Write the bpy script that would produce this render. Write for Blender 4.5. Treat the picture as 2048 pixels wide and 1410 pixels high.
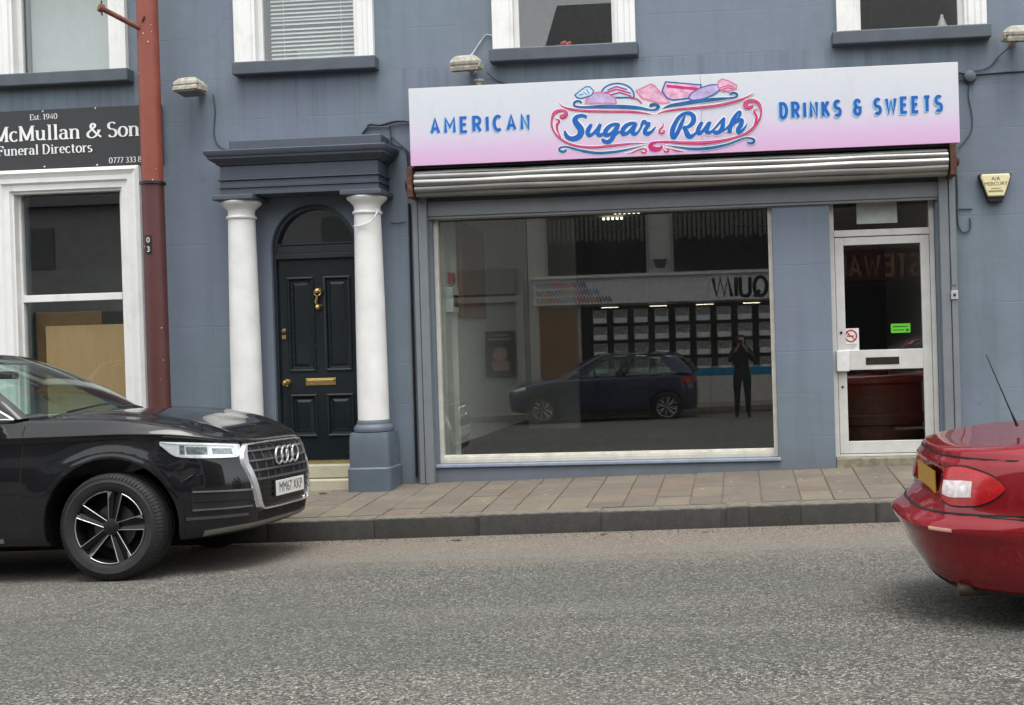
import bpy, bmesh, math, random
import numpy as np
from mathutils import Vector, Matrix
from mathutils.bvhtree import BVHTree
for o in list(bpy.data.objects): bpy.data.objects.remove(o)
scene = bpy.context.scene
COL = scene.collection
R_ = math.radians
random.seed(7)

# ---------------------------------------------------------------- camera
# metres: X right along the shop front, Y into the building (wall face at Y=0), Z up
CAM = Vector((0.0, -11.0, 1.254))
cam_d = bpy.data.cameras.new('camera'); cam = bpy.data.objects.new('camera', cam_d); COL.objects.link(cam)
yaw, pitch, roll = 0.0807104, -0.0055983, 0.0295279
base = Matrix(((1, 0, 0), (0, 0, -1), (0, 1, 0)))          # columns: right, up, back
cam.matrix_world = Matrix.Translation(CAM) @ (Matrix.Rotation(yaw, 3, 'Z') @ Matrix.Rotation(pitch, 3, 'X') @ base @ Matrix.Rotation(-roll, 3, 'Z')).to_4x4()
cam_d.sensor_fit = 'HORIZONTAL'; cam_d.sensor_width = 36.0
cam_d.lens = 2255.0 * 36.0 / 2048.0
cam_d.shift_x = -(1298.05 - 1024.0) / 2048.0
cam_d.clip_start = 0.02; cam_d.clip_end = 2000
scene.camera = cam
# ---------------------------------------------------------------- sky and sun (overcast)
SUN_EL, SUN_AZ = R_(73), R_(160)
world = bpy.data.worlds.new('World'); scene.world = world; world.use_nodes = True
nt = world.node_tree; nt.nodes.clear()
sky = nt.nodes.new('ShaderNodeTexSky'); sky.sky_type = 'NISHITA'; sky.sun_disc = False
sky.sun_elevation = SUN_EL; sky.sun_rotation = SUN_AZ; sky.air_density = 1.0; sky.dust_density = 2.0; sky.ozone_density = 1.0
hs = nt.nodes.new('ShaderNodeHueSaturation'); hs.inputs['Saturation'].default_value = 0.12
bg = nt.nodes.new('ShaderNodeBackground'); bg.inputs['Strength'].default_value = 0.15
wo = nt.nodes.new('ShaderNodeOutputWorld')
nt.links.new(sky.outputs[0], hs.inputs['Color']); nt.links.new(hs.outputs[0], bg.inputs['Color']); nt.links.new(bg.outputs[0], wo.inputs['Surface'])
sun_d = bpy.data.lights.new('sun', 'SUN'); sun_d.energy = 0.8; sun_d.angle = R_(35); sun_d.color = (1.0, 0.97, 0.93)
sun = bpy.data.objects.new('sun', sun_d); COL.objects.link(sun)
sd = Vector((math.sin(SUN_AZ) * math.cos(SUN_EL), math.cos(SUN_AZ) * math.cos(SUN_EL), math.sin(SUN_EL)))
sun.rotation_euler = sd.to_track_quat('Z', 'Y').to_euler()
vs = scene.view_settings
vs.view_transform = 'Standard'; vs.look = 'None'; vs.exposure = 1.43; vs.gamma = 1.0; vs.use_curve_mapping = False
cy = scene.cycles
cy.use_denoising = True; cy.max_bounces = 6; cy.diffuse_bounces = 3; cy.transparent_max_bounces = 14; cy.glossy_bounces = 4
cy.caustics_reflective = False; cy.caustics_refractive = False; cy.sample_clamp_indirect = 8.0
scene.render.engine = 'CYCLES'

# ---------------------------------------------------------------- mesh helpers
class MB:
    def __init__(s): s.v = []; s.f = []
    def add(s, vs, fs):
        b = len(s.v); s.v += [tuple(p) for p in vs]; s.f += [tuple(b + i for i in f) for f in fs]; return s
    def box(s, x0, x1, y0, y1, z0, z1):
        return s.add([(x0,y0,z0),(x1,y0,z0),(x1,y1,z0),(x0,y1,z0),(x0,y0,z1),(x1,y0,z1),(x1,y1,z1),(x0,y1,z1)],
                     [(0,3,2,1),(4,5,6,7),(0,1,5,4),(1,2,6,5),(2,3,7,6),(3,0,4,7)])
    def quad(s, a, b, c, d): return s.add([a, b, c, d], [(0, 1, 2, 3)])
    def prism(s, poly, y0, y1):            # polygon in XZ (counter-clockwise seen from -Y), extruded along Y
        n = len(poly); vs = [(x, y0, z) for x, z in poly] + [(x, y1, z) for x, z in poly]
        fs = [tuple(range(n)), tuple(range(2*n-1, n-1, -1))] + [(i, i+n, (i+1) % n + n, (i+1) % n) for i in range(n)]
        return s.add(vs, fs)
    def tube(s, path, r, n=8, caps=True):
        P = [Vector(p) for p in path]; rs = r if isinstance(r, (list, tuple)) else [r]*len(P)
        t0 = (P[1]-P[0]).normalized(); u = t0.orthogonal().normalized(); vs = []
        for i, p in enumerate(P):
            t = ((P[min(i+1, len(P)-1)] - P[max(i-1, 0)]).normalized())
            u = (u - t*u.dot(t)).normalized(); w = t.cross(u)
            for k in range(n):
                a = 2*math.pi*k/n; vs.append(p + (u*math.cos(a) + w*math.sin(a))*rs[i])
        fs = [(i*n+k, i*n+(k+1) % n, (i+1)*n+(k+1) % n, (i+1)*n+k) for i in range(len(P)-1) for k in range(n)]
        if caps: fs += [tuple(range(n-1, -1, -1)), tuple(range((len(P)-1)*n, len(P)*n))]
        return s.add(vs, fs)
    def lathe(s, prof, o=(0,0,0), axis='Z', n=24, closed=False, caps=True):   # prof: (radius, height)
        vs = []
        for r, h in prof:
            for k in range(n):
                a = 2*math.pi*k/n; c, d = r*math.cos(a), r*math.sin(a)
                q = (c, d, h) if axis == 'Z' else ((c, h, d) if axis == 'Y' else (h, c, d))
                vs.append((o[0]+q[0], o[1]+q[1], o[2]+q[2]))
        m = len(prof)
        fs = [(i*n+k, i*n+(k+1) % n, ((i+1) % m)*n+(k+1) % n, ((i+1) % m)*n+k) for i in range(m if closed else m-1) for k in range(n)]
        if not closed and caps:
            if prof[0][0] > 1e-6: fs.append(tuple(range(n-1, -1, -1)))
            if prof[-1][0] > 1e-6: fs.append(tuple(range((m-1)*n, m*n)))
        return s.add(vs, fs)
    def grid(s, f, nu, nv, flip=False):
        vs = [f(i/nu, j/nv) for j in range(nv+1) for i in range(nu+1)]
        q = [(j*(nu+1)+i, j*(nu+1)+i+1, (j+1)*(nu+1)+i+1, (j+1)*(nu+1)+i) for j in range(nv) for i in range(nu)]
        return s.add(vs, [t[::-1] for t in q] if flip else q)
    def slab(s, f, nu, nv, off):           # grid given thickness: off(p) -> second surface point
        vs = [Vector(f(i/nu, j/nv)) for j in range(nv+1) for i in range(nu+1)]
        ws = [Vector(off(p)) for p in vs]; N = len(vs); W = nu+1
        q = [(j*W+i, j*W+i+1, (j+1)*W+i+1, (j+1)*W+i) for j in range(nv) for i in range(nu)]
        fs = q + [tuple(N+k for k in t[::-1]) for t in q]
        e = [(i, i+1) for i in range(nu)] + [((j)*W+nu, (j+1)*W+nu) for j in range(nv)] + [(nv*W+i+1, nv*W+i) for i in range(nu)] + [((j+1)*W, j*W) for j in range(nv)]
        fs += [(b, a, a+N, b+N) for a, b in e]
        return s.add(vs + ws, fs)
    def mesh(s, name):
        me = bpy.data.meshes.new(name); me.from_pydata(s.v, [], s.f); me.update(); return me

def fixn(me):
    bm = bmesh.new(); bm.from_mesh(me); bmesh.ops.recalc_face_normals(bm, faces=bm.faces); bm.to_mesh(me); bm.free()

def mk(name, mb, mat, parent=None, smooth=None, bevel=0.0, loc=None, fix=True, seg=2):
    me = mb if isinstance(mb, bpy.types.Mesh) else mb.mesh(name)
    if not isinstance(mb, bpy.types.Mesh) and fix: fixn(me)
    if mat is not None and not me.materials: me.materials.append(mat)
    if smooth is not None and len(me.polygons):
        me.polygons.foreach_set('use_smooth', [True]*len(me.polygons)); me.set_sharp_from_angle(angle=R_(smooth))
    o = bpy.data.objects.new(name, me); COL.objects.link(o)
    if loc is not None: o.location = loc
    if parent is not None: o.parent = parent
    if bevel > 0:
        m = o.modifiers.new('bevel', 'BEVEL'); m.width = bevel; m.segments = seg; m.limit_method = 'ANGLE'; m.angle_limit = R_(40)
    return o

def tag(o, label=None, cat=None, group=None, kind=None):
    if label: o['label'] = label
    if cat: o['category'] = cat
    if group: o['group'] = group
    if kind: o['kind'] = kind
    return o

def thing(name, label, cat, loc=(0,0,0), group=None, rot=(0,0,0)):
    o = bpy.data.objects.new(name, None); o.empty_display_size = 0.1; COL.objects.link(o)
    o.location = loc; o.rotation_euler = rot
    return tag(o, label, cat, group)

def part_empty(name, parent, loc=(0,0,0)):
    o = bpy.data.objects.new(name, None); o.empty_display_size = 0.05; COL.objects.link(o); o.parent = parent; o.location = loc
    return o

def copy_tree(o, parent=None):
    c = o.copy(); COL.objects.link(c); c.parent = parent
    for ch in list(o.children): copy_tree(ch, c)
    return c

# ---------------------------------------------------------------- material helpers
def lin(r, g, b):
    f = lambda c: (c/255)/12.92 if c/255 <= 0.04045 else (((c/255)+0.055)/1.055)**2.4
    return (f(r), f(g), f(b))

class NT:
    def __init__(s, name):
        s.m = bpy.data.materials.new(name); s.m.use_nodes = True; s.t = s.m.node_tree; s.n = s.t.nodes
        s.b = s.n['Principled BSDF']; s.out = s.n['Material Output']; s._c = None
    def new(s, t, **k):
        o = s.n.new(t)
        for a, v in k.items(): setattr(o, a, v)
        return o
    def ln(s, a, b): s.t.links.new(a, b)
    def coord(s, kind='Object'):
        if s._c is None: s._c = s.new('ShaderNodeTexCoord')
        return s._c.outputs[kind]
    def mapped(s, scale=(1,1,1), loc=(0,0,0), kind='Object'):
        m = s.new('ShaderNodeMapping'); m.inputs['Scale'].default_value = scale; m.inputs['Location'].default_value = loc
        s.ln(s.coord(kind), m.inputs['Vector']); return m.outputs[0]
    def noise(s, scale, detail=4, rough=.55, vec=None, dist=0):
        t = s.new('ShaderNodeTexNoise'); t.inputs['Scale'].default_value = scale; t.inputs['Detail'].default_value = detail
        t.inputs['Roughness'].default_value = rough; t.inputs['Distortion'].default_value = dist
        s.ln(vec if vec is not None else s.coord(), t.inputs['Vector']); return t.outputs['Fac']
    def voro(s, scale, vec=None, out='Color', feature='F1'):
        t = s.new('ShaderNodeTexVoronoi'); t.feature = feature; t.inputs['Scale'].default_value = scale
        s.ln(vec if vec is not None else s.coord(), t.inputs['Vector']); return t.outputs[out]
    def ramp(s, fac, stops, interp='LINEAR'):
        r = s.new('ShaderNodeValToRGB'); r.color_ramp.interpolation = interp; e = r.color_ramp.elements
        while len(e) < len(stops): e.new(0.5)
        for i, (p, c) in enumerate(stops):
            e[i].position = p; e[i].color = (*c, 1) if len(c) == 3 else c
        s.ln(fac, r.inputs[0]); return r.outputs[0]
    def mix(s, fac, a, b, mode='MIX'):
        m = s.new('ShaderNodeMix'); m.data_type = 'RGBA'; m.blend_type = mode
        for sock, v in ((m.inputs[0], fac), (m.inputs[6], a), (m.inputs[7], b)):
            if hasattr(v, 'is_output'): s.ln(v, sock)
            elif isinstance(v, (int, float)): sock.default_value = v if sock == m.inputs[0] else (v, v, v, 1)
            else: sock.default_value = (*v, 1)
        return m.outputs[2]
    def math(s, op, a, b=None, clamp=False):
        m = s.new('ShaderNodeMath'); m.operation = op; m.use_clamp = clamp
        for i, v in enumerate((a, b)):
            if v is None: continue
            if hasattr(v, 'is_output'): s.ln(v, m.inputs[i])
            else: m.inputs[i].default_value = v
        return m.outputs[0]
    def bump(s, h, strength=.3, dist=.01, chain=None):
        b = s.new('ShaderNodeBump'); b.inputs['Strength'].default_value = strength if not hasattr(strength, 'is_output') else 1.0; b.inputs['Distance'].default_value = dist
        s.ln(h, b.inputs['Height'])
        if hasattr(strength, 'is_output'): s.ln(strength, b.inputs['Strength'])
        if chain is not None: s.ln(chain, b.inputs['Normal'])
        return b.outputs[0]
    def set(s, **k):
        for a, v in k.items():
            i = s.b.inputs[a.replace('_', ' ')]
            if hasattr(v, 'is_output'): s.ln(v, i)
            elif isinstance(v, tuple) and len(v) == 3 and i.type == 'RGBA': i.default_value = (*v, 1)
            else: i.default_value = v
        return s
    def sep(s, out='Z', kind='Object'):
        x = s.new('ShaderNodeSeparateXYZ'); s.ln(s.coord(kind), x.inputs[0]); return x.outputs[out]

def simple(name, col, rough=.5, metal=0.0, var=.12, vscale=9.0, bump=.0, bscale=60.0, coat=0.0, spec=.5):
    n = NT(name); c0 = tuple(max(0, x*(1-var)) for x in col); c1 = tuple(min(1, x*(1+var)) for x in col)
    f = n.noise(vscale, 5); n.set(Base_Color=n.ramp(f, [(.3, c0), (.7, c1)]), Metallic=metal)
    n.set(Roughness=n.ramp(n.noise(vscale*2.3, 3), [(.3, (rough*.85,)*3), (.7, (min(1, rough*1.15),)*3)]))
    n.b.inputs['Specular IOR Level'].default_value = spec
    if coat: n.b.inputs['Coat Weight'].default_value = coat; n.b.inputs['Coat Roughness'].default_value = .03
    if bump: n.set(Normal=n.bump(n.noise(bscale, 4), bump, .004))
    return n.m

def glass(name, tint=(.93, .96, .95), refl=1.0, rough=0.0, dirt=0.0):
    n = NT(name); n.n.remove(n.b)
    lw = n.new('ShaderNodeLayerWeight'); lw.inputs['Blend'].default_value = .5
    f = n.math('ADD', n.math('MULTIPLY', n.math('POWER', lw.outputs['Facing'], 5.0), .96), .042*refl, True)
    tr = n.new('ShaderNodeBsdfTransparent'); tr.inputs[0].default_value = (*tint, 1)
    gl = n.new('ShaderNodeBsdfGlossy'); gl.inputs['Roughness'].default_value = rough
    mx = n.new('ShaderNodeMixShader'); n.ln(f, mx.inputs[0]); n.ln(tr.outputs[0], mx.inputs[1]); n.ln(gl.outputs[0], mx.inputs[2])
    last = mx.outputs[0]
    if dirt:
        df = n.new('ShaderNodeBsdfDiffuse'); df.inputs[0].default_value = (.5, .5, .48, 1)
        m2 = n.new('ShaderNodeMixShader'); n.ln(n.math('MULTIPLY', n.noise(3.0, 6), dirt), m2.inputs[0])
        n.ln(last, m2.inputs[1]); n.ln(df.outputs[0], m2.inputs[2]); last = m2.outputs[0]
    n.ln(last, n.out.inputs['Surface']); return n.m
# ---------------------------------------------------------------- materials
def m_wall():
    n = NT('painted_render')
    base = n.ramp(n.noise(.55, 6, .6), [(.3, lin(102, 115, 124)), (.55, lin(111, 125, 135)), (.75, lin(118, 132, 142))])
    streak = n.noise(1.0, 5, .6, n.mapped((5.5, 5.5, .45)))
    c = n.mix(n.ramp(streak, [(.46, (0,0,0)), (.72, (.65,.65,.65))]), base, lin(93, 104, 116))
    c = n.mix(n.ramp(n.noise(.8, 3, .5, n.mapped((1, 1, 1), (7, 3, 1))), [(.40, (0,0,0)), (.62, (.5,.5,.5))]), c, lin(116, 122, 142))
    flecks = n.ramp(n.noise(13, 3, .7), [(.70, (0,0,0)), (.76, (1,1,1))])
    c = n.mix(n.math('MULTIPLY', flecks, .35), c, lin(80, 86, 98))
    pale = n.ramp(n.noise(21, 2, .7), [(.745, (0,0,0)), (.77, (1,1,1))])
    c = n.mix(n.math('MULTIPLY', pale, .4), c, lin(150, 156, 165))
    # grime low down where the traffic splashes, broken up by noise
    g = n.math('ADD', n.math('MULTIPLY', n.sep('Z'), -2.2), n.math('ADD', .25, n.noise(5, 5)), True)
    c = n.mix(n.math('MULTIPLY', g, .55), c, lin(92, 92, 92))
    br = n.new('ShaderNodeTexBrick'); br.offset = .5
    sx = n.new('ShaderNodeSeparateXYZ'); n.ln(n.coord(), sx.inputs[0]); cb = n.new('ShaderNodeCombineXYZ')
    wob = n.math('MULTIPLY', n.math('SUBTRACT', n.noise(2.2, 2), .5), .03)
    n.ln(sx.outputs['X'], cb.inputs['X']); n.ln(n.math('ADD', n.math('ADD', sx.outputs['Z'], .08), wob), cb.inputs['Y']); n.ln(cb.outputs[0], br.inputs['Vector'])
    br.inputs['Scale'].default_value = 1.0; br.inputs['Mortar Size'].default_value = .006; br.inputs['Mortar Smooth'].default_value = .3
    br.inputs['Brick Width'].default_value = 5.3; br.inputs['Row Height'].default_value = .415
    br.inputs['Color1'].default_value = br.inputs['Color2'].default_value = (1,1,1,1); br.inputs['Mortar'].default_value = (0,0,0,1)
    nb = n.bump(n.noise(90, 4, .6), .16, .004); nb = n.bump(n.noise(3.5, 4), .22, .03, nb)
    nb = n.bump(br.outputs['Color'], n.ramp(n.noise(1.1, 3), [(.38, (.06,)*3), (.65, (.55,)*3)]), .006, nb)
    ck = n.new('ShaderNodeTexVoronoi'); ck.feature = 'DISTANCE_TO_EDGE'; ck.inputs['Scale'].default_value = .9
    wv = n.new('ShaderNodeVectorMath'); wv.operation = 'ADD'; n.ln(n.coord(), wv.inputs[0]); nz = n.new('ShaderNodeTexNoise'); nz.inputs['Scale'].default_value = 2.5; nz.inputs['Detail'].default_value = 6; n.ln(n.coord(), nz.inputs['Vector'])
    sv = n.new('ShaderNodeVectorMath'); sv.operation = 'SCALE'; sv.inputs[3].default_value = .55; n.ln(nz.outputs['Color'], sv.inputs[0]); n.ln(sv.outputs[0], wv.inputs[1]); n.ln(wv.outputs[0], ck.inputs['Vector'])
    cf = n.math('MULTIPLY', n.ramp(ck.outputs['Distance'], [(.0, (1,1,1)), (.006, (0,0,0))]), n.ramp(n.noise(.7, 2), [(.5, (0,0,0)), (.62, (1,1,1))]))
    c = n.mix(n.math('MULTIPLY', cf, .28), c, lin(70, 76, 86))
    run = n.math('MULTIPLY', n.ramp(n.noise(1.0, 4, .6, n.mapped((9, 9, .22))), [(.48, (0,0,0)), (.66, (1,1,1))]), n.ramp(n.math('SUBTRACT', n.sep('Z'), 3.2), [(.05, (0,0,0)), (.80, (1,1,1)), (.872, (1,1,1)), (.885, (0,0,0))]))
    c = n.mix(n.math('MULTIPLY', run, .38), c, lin(72, 78, 84))
    n.set(Base_Color=c, Roughness=.72, Normal=nb); return n.m

def m_road():
    n = NT('asphalt'); y = n.sep('Y')
    cell = n.voro(92); sep = n.new('ShaderNodeSeparateColor'); n.ln(cell, sep.inputs[0])
    chip = n.ramp(sep.outputs[0], [(.0, (.022,.022,.020)), (.3, (.075,.075,.069)), (.62, (.18,.179,.163)), (.9, (.31,.305,.278)), (1, (.52,.51,.47))])
    gap = n.voro(92, out='Distance', feature='DISTANCE_TO_EDGE')
    c = n.mix(n.ramp(gap, [(.0, (1,1,1)), (.10, (0,0,0))]), chip, (.04,.04,.037))
    c = n.mix(n.ramp(n.noise(.9, 5, .6), [(.35, (0,0,0)), (.7, (.32,.32,.32))]), c, (.07,.073,.073))
    tintn = n.noise(2.6, 5)
    c = n.mix(n.ramp(tintn, [(.5, (0,0,0)), (.8, (.16,.16,.16))]), c, (.22,.19,.15))
    trk = n.ramp(n.noise(1.0, 4, .55, n.mapped((.10, 1.15, 1))), [(.42, (0,0,0)), (.62, (.38,.38,.38))])
    c = n.mix(trk, c, (.078,.082,.082))
    lgt = n.ramp(n.noise(1.0, 5, .6, n.mapped((.35, 1.6, 1), (9, 4, 0))), [(.5, (0,0,0)), (.75, (.30,.30,.30))])
    c = n.mix(lgt, c, (.21,.205,.185))
    # worn pinkish surfacing along the gutter and a smooth grey reinstated trench strip in it
    wob = n.math('MULTIPLY', n.math('SUBTRACT', n.noise(1.7, 4), .5), .5)
    yy = n.math('ADD', y, wob)
    red = n.ramp(n.math('MULTIPLY', n.math('ADD', yy, 6.0), .1), [(.25, (0,0,0)), (.33, (1,1,1))])
    redc = n.mix(.45, n.mix(.5, chip, (.36,.265,.21), 'MIX'), n.ramp(sep.outputs[1], [(0, (.10,.08,.07)), (1, (.42,.32,.26))]))
    c = n.mix(n.math('MULTIPLY', red, .55), c, redc)
    yw = n.math('ADD', y, n.math('MULTIPLY', wob, .12))
    tr = n.ramp(n.math('ADD', yw, 3.2), [(.18, (0,0,0)), (.24, (1,1,1)), (.50, (1,1,1)), (.56, (0,0,0))])
    c = n.mix(n.math('MULTIPLY', tr, .8), c, n.mix(.3, (.19,.187,.172), chip))
    oil = n.ramp(n.noise(1.0, 4, .6, n.mapped((.7, 2.4, 1), (3.1, 0, 0))), [(.64, (0,0,0)), (.8, (.35,.35,.35))])
    c = n.mix(oil, c, (.05,.048,.045))
    wv = n.new('ShaderNodeVectorMath'); wv.operation = 'ADD'; n.ln(n.coord(), wv.inputs[0]); nz = n.new('ShaderNodeTexNoise'); nz.inputs['Scale'].default_value = 1.8; nz.inputs['Detail'].default_value = 7; n.ln(n.coord(), nz.inputs['Vector'])
    sv = n.new('ShaderNodeVectorMath'); sv.operation = 'SCALE'; sv.inputs[3].default_value = .9; n.ln(nz.outputs['Color'], sv.inputs[0]); n.ln(sv.outputs[0], wv.inputs[1])
    crk = n.math('MULTIPLY', n.ramp(n.voro(.42, wv.outputs[0], 'Distance', 'DISTANCE_TO_EDGE'), [(.0, (1,1,1)), (.006, (0,0,0))]), n.ramp(n.noise(.35, 2), [(.48, (0,0,0)), (.6, (1,1,1))]))
    c = n.mix(n.math('MULTIPLY', crk, .7), c, (.03,.029,.027))
    nb = n.bump(gap, .8, .005); nb = n.bump(n.noise(1.3, 5), .35, .03, nb)
    c = n.mix(1.0, c, (.80,.79,.735), 'MULTIPLY')
    n.set(Base_Color=c, Roughness=.86, Normal=nb); return n.m

def m_slab():
    n = NT('paving_stone'); oi = n.new('ShaderNodeObjectInfo')
    c = n.ramp(oi.outputs['Random'], [(0, lin(122,111,100)), (.18, lin(136,124,106)), (.34, lin(112,101,93)), (.5, lin(140,129,110)), (.66, lin(134,110,97)), (.82, lin(118,108,100)), (1, lin(143,132,112))], 'CONSTANT')
    c = n.mix(.38, c, lin(126, 119, 104))
    loc = n.new('ShaderNodeVectorMath'); loc.operation = 'ADD'; n.ln(n.coord(), loc.inputs[0])
    sc = n.new('ShaderNodeVectorMath'); sc.operation = 'SCALE'; sc.inputs[3].default_value = 1.0; n.ln(oi.outputs['Location'], sc.inputs[0]); n.ln(sc.outputs[0], loc.inputs[1])
    v = loc.outputs[0]
    c = n.mix(n.ramp(n.noise(7, 6, .65, v), [(.35, (0,0,0)), (.75, (.6,.6,.6))]), c, lin(96, 88, 80))
    mp = n.new('ShaderNodeMapping'); mp.inputs['Scale'].default_value = (1.2, 9, 1); n.ln(v, mp.inputs[0])
    c = n.mix(n.ramp(n.noise(2.0, 5, .6, mp.outputs[0]), [(.45, (0,0,0)), (.7, (.5,.5,.5))]), c, lin(136, 122, 104))
    c = n.mix(n.ramp(n.noise(1.1, 3, .6, v), [(.5, (0,0,0)), (.75, (.35,.35,.35))]), c, lin(78, 73, 68))
    gum = n.ramp(n.voro(3.6, v, 'Distance'), [(.045, (1,1,1)), (.065, (0,0,0))])
    c = n.mix(n.math('MULTIPLY', gum, .6), c, lin(205, 200, 185))
    c = n.mix(.26, c, (.02,.018,.015))
    nb = n.bump(n.noise(60, 4, .6, v), .25, .004); nb = n.bump(n.noise(6, 4, .6, v), .3, .01, nb)
    n.set(Base_Color=c, Roughness=.82, Normal=nb); return n.m

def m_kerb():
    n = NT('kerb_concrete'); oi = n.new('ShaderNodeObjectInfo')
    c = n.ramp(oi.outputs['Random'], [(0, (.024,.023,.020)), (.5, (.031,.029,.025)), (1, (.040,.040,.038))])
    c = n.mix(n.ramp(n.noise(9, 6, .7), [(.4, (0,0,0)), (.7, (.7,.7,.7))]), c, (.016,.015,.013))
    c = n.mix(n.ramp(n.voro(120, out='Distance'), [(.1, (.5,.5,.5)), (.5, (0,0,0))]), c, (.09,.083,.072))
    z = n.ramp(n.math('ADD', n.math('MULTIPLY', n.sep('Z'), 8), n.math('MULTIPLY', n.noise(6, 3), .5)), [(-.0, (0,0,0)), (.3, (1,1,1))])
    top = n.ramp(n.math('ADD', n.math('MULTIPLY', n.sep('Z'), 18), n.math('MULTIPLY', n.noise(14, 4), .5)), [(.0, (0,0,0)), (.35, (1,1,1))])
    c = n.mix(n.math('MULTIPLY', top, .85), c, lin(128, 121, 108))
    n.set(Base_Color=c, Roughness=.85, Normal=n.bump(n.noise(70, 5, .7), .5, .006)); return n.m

M = {}
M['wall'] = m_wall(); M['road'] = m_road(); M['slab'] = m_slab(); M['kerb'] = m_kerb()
M['trim'] = simple('dark_grey_paint', lin(72, 79, 90), .55, var=.10, vscale=6, bump=.15, bscale=70)
M['trim2'] = simple('plinth_paint', lin(86, 97, 107), .55, var=.10, vscale=5, bump=.2, bscale=60)
M['sill'] = simple('sill_paint', lin(78, 85, 93), .6, var=.14, vscale=5, bump=.25, bscale=50)
def m_white():
    n = NT('worn_white_paint')
    c = n.mix(n.ramp(n.noise(4, 6, .65, n.mapped((1, 1, .8))), [(.5, (0,0,0)), (.78, (.6,.6,.6))]), (.80,.80,.775), (.55,.54,.49))
    c = n.mix(n.ramp(n.noise(34, 3, .7), [(.68, (0,0,0)), (.75, (.5,.5,.5))]), c, (.42,.41,.37))
    n.set(Base_Color=c, Roughness=.5, Normal=n.bump(n.noise(40, 4), .15, .003)); return n.m
M['white'] = m_white()
M['upvc'] = simple('white_plastic', (.76,.77,.76), .35, var=.05, vscale=4)
M['alu'] = simple('white_coated_aluminium', (.60,.595,.565), .42, var=.09, vscale=7, bump=.05)
M['column'] = simple('white_column_paint', (.75,.75,.725), .5, var=.09, vscale=4, bump=.15, bscale=30)
M['greymetal'] = simple('grey_painted_metal', lin(118, 123, 128), .5, var=.08, vscale=5, bump=.05)
M['doorblack'] = simple('black_green_gloss_paint', lin(29, 36, 39), .24, var=.10, vscale=5, bump=.04, bscale=30)
M['doorframe'] = simple('dark_frame_paint', lin(36, 44, 49), .35, var=.1, vscale=5)
M['brass'] = simple('polished_brass', (.72,.50,.19), .22, 1.0, var=.12, vscale=14)
M['stone'] = simple('step_stone', lin(178, 172, 150), .7, var=.12, vscale=6, bump=.3, bscale=50)
M['dirtystone'] = simple('worn_concrete', lin(128, 122, 104), .85, var=.35, vscale=14, bump=.8, bscale=40)
M['galv'] = None
def m_galv():
    n = NT('galvanised_steel')
    c = n.ramp(n.noise(2.5, 6, .6, n.mapped((.5, 3, 3))), [(.3, (.20,.20,.19)), (.7, (.40,.40,.38))])
    c = n.mix(n.ramp(n.noise(8, 5, .7), [(.60, (0,0,0)), (.75, (.7,.7,.7))]), c, (.17,.14,.11))
    n.set(Base_Color=c, Metallic=.75, Roughness=.42, Normal=n.bump(n.noise(20, 3), .08, .004)); return n.m
M['galv'] = m_galv()
def m_rust():
    n = NT('rusty_steel')
    c = n.ramp(n.noise(16, 6, .7), [(.3, (.030,.018,.014)), (.55, (.085,.035,.02)), (.75, (.19,.085,.045))])
    n.set(Base_Color=c, Roughness=.85, Normal=n.bump(n.noise(50, 5), .5, .005)); return n.m
M['rust'] = m_rust()
M['blackgap'] = simple('black_void', (.006,.006,.006), .9)
M['black'] = simple('black_plastic', (.012,.012,.012), .45)
M['cable'] = simple('grey_painted_cable', lin(62, 68, 78), .6)
M['whitecable'] = simple('pale_cable', (.55,.56,.57), .5)
M['glass'] = glass('window_glass', (.93,.95,.94), 1.9)
M['shopglass'] = glass('shop_glass', (.93,.95,.93), 2.7, dirt=.008)
M['orange'] = simple('orange_red_paint', lin(136, 68, 54), .5, var=.10, vscale=6, bump=.1)
M['maroon'] = simple('maroon_paint', lin(84, 47, 44), .5, var=.12, vscale=6, bump=.1)
M['ply'] = None
def m_wood(name, a, b, scale=3.0, rough=.6):
    n = NT(name); v = n.mapped((9, 9, 1.1)); f = n.noise(scale, 6, .6, v, 1.2)
    c = n.mix(n.noise(26, 4, .6, n.mapped((8, 8, .6))), n.ramp(f, [(.3, a), (.7, b)]), a)
    n.set(Base_Color=c, Roughness=rough, Normal=n.bump(f, .15, .004)); return n.m
M['ply'] = m_wood('plywood', lin(196, 160, 112), lin(216, 184, 136))
M['ply2'] = m_wood('brown_board', lin(120, 92, 60), lin(150, 118, 80))
M['woodred'] = m_wood('reddish_timber', lin(112, 58, 36), lin(160, 96, 60))
M['intwall'] = simple('interior_wall_paint', (.62,.62,.58), .8, var=.05)
M['intdark'] = simple('interior_dark_wall', (.10,.10,.095), .85, var=.1)
M['intfloor'] = simple('interior_floor_vinyl', (.022,.023,.022), .6, var=.15, vscale=4, spec=.1)

# ---------------------------------------------------------------- ground, road, pavements
SL = 0.0165                                                # street climbs to the right
KY = -1.72                                                 # kerb face
def camber(y):
    ys = [-40, -15.55, -13.95, -13.9, -6.6, -3.55, KY]; zs = [-.10, -.10, -.12, -.27, -.125, -.194, -.255]
    return float(np.interp(y, ys, zs))
def road_z(x, y):
    return camber(y) + SL*x
def pav_z(x, y):                                           # near (shop side) pavement surface
    return 0.0115 + (y/KY)*(-0.079-0.0115) + SL*x

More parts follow.
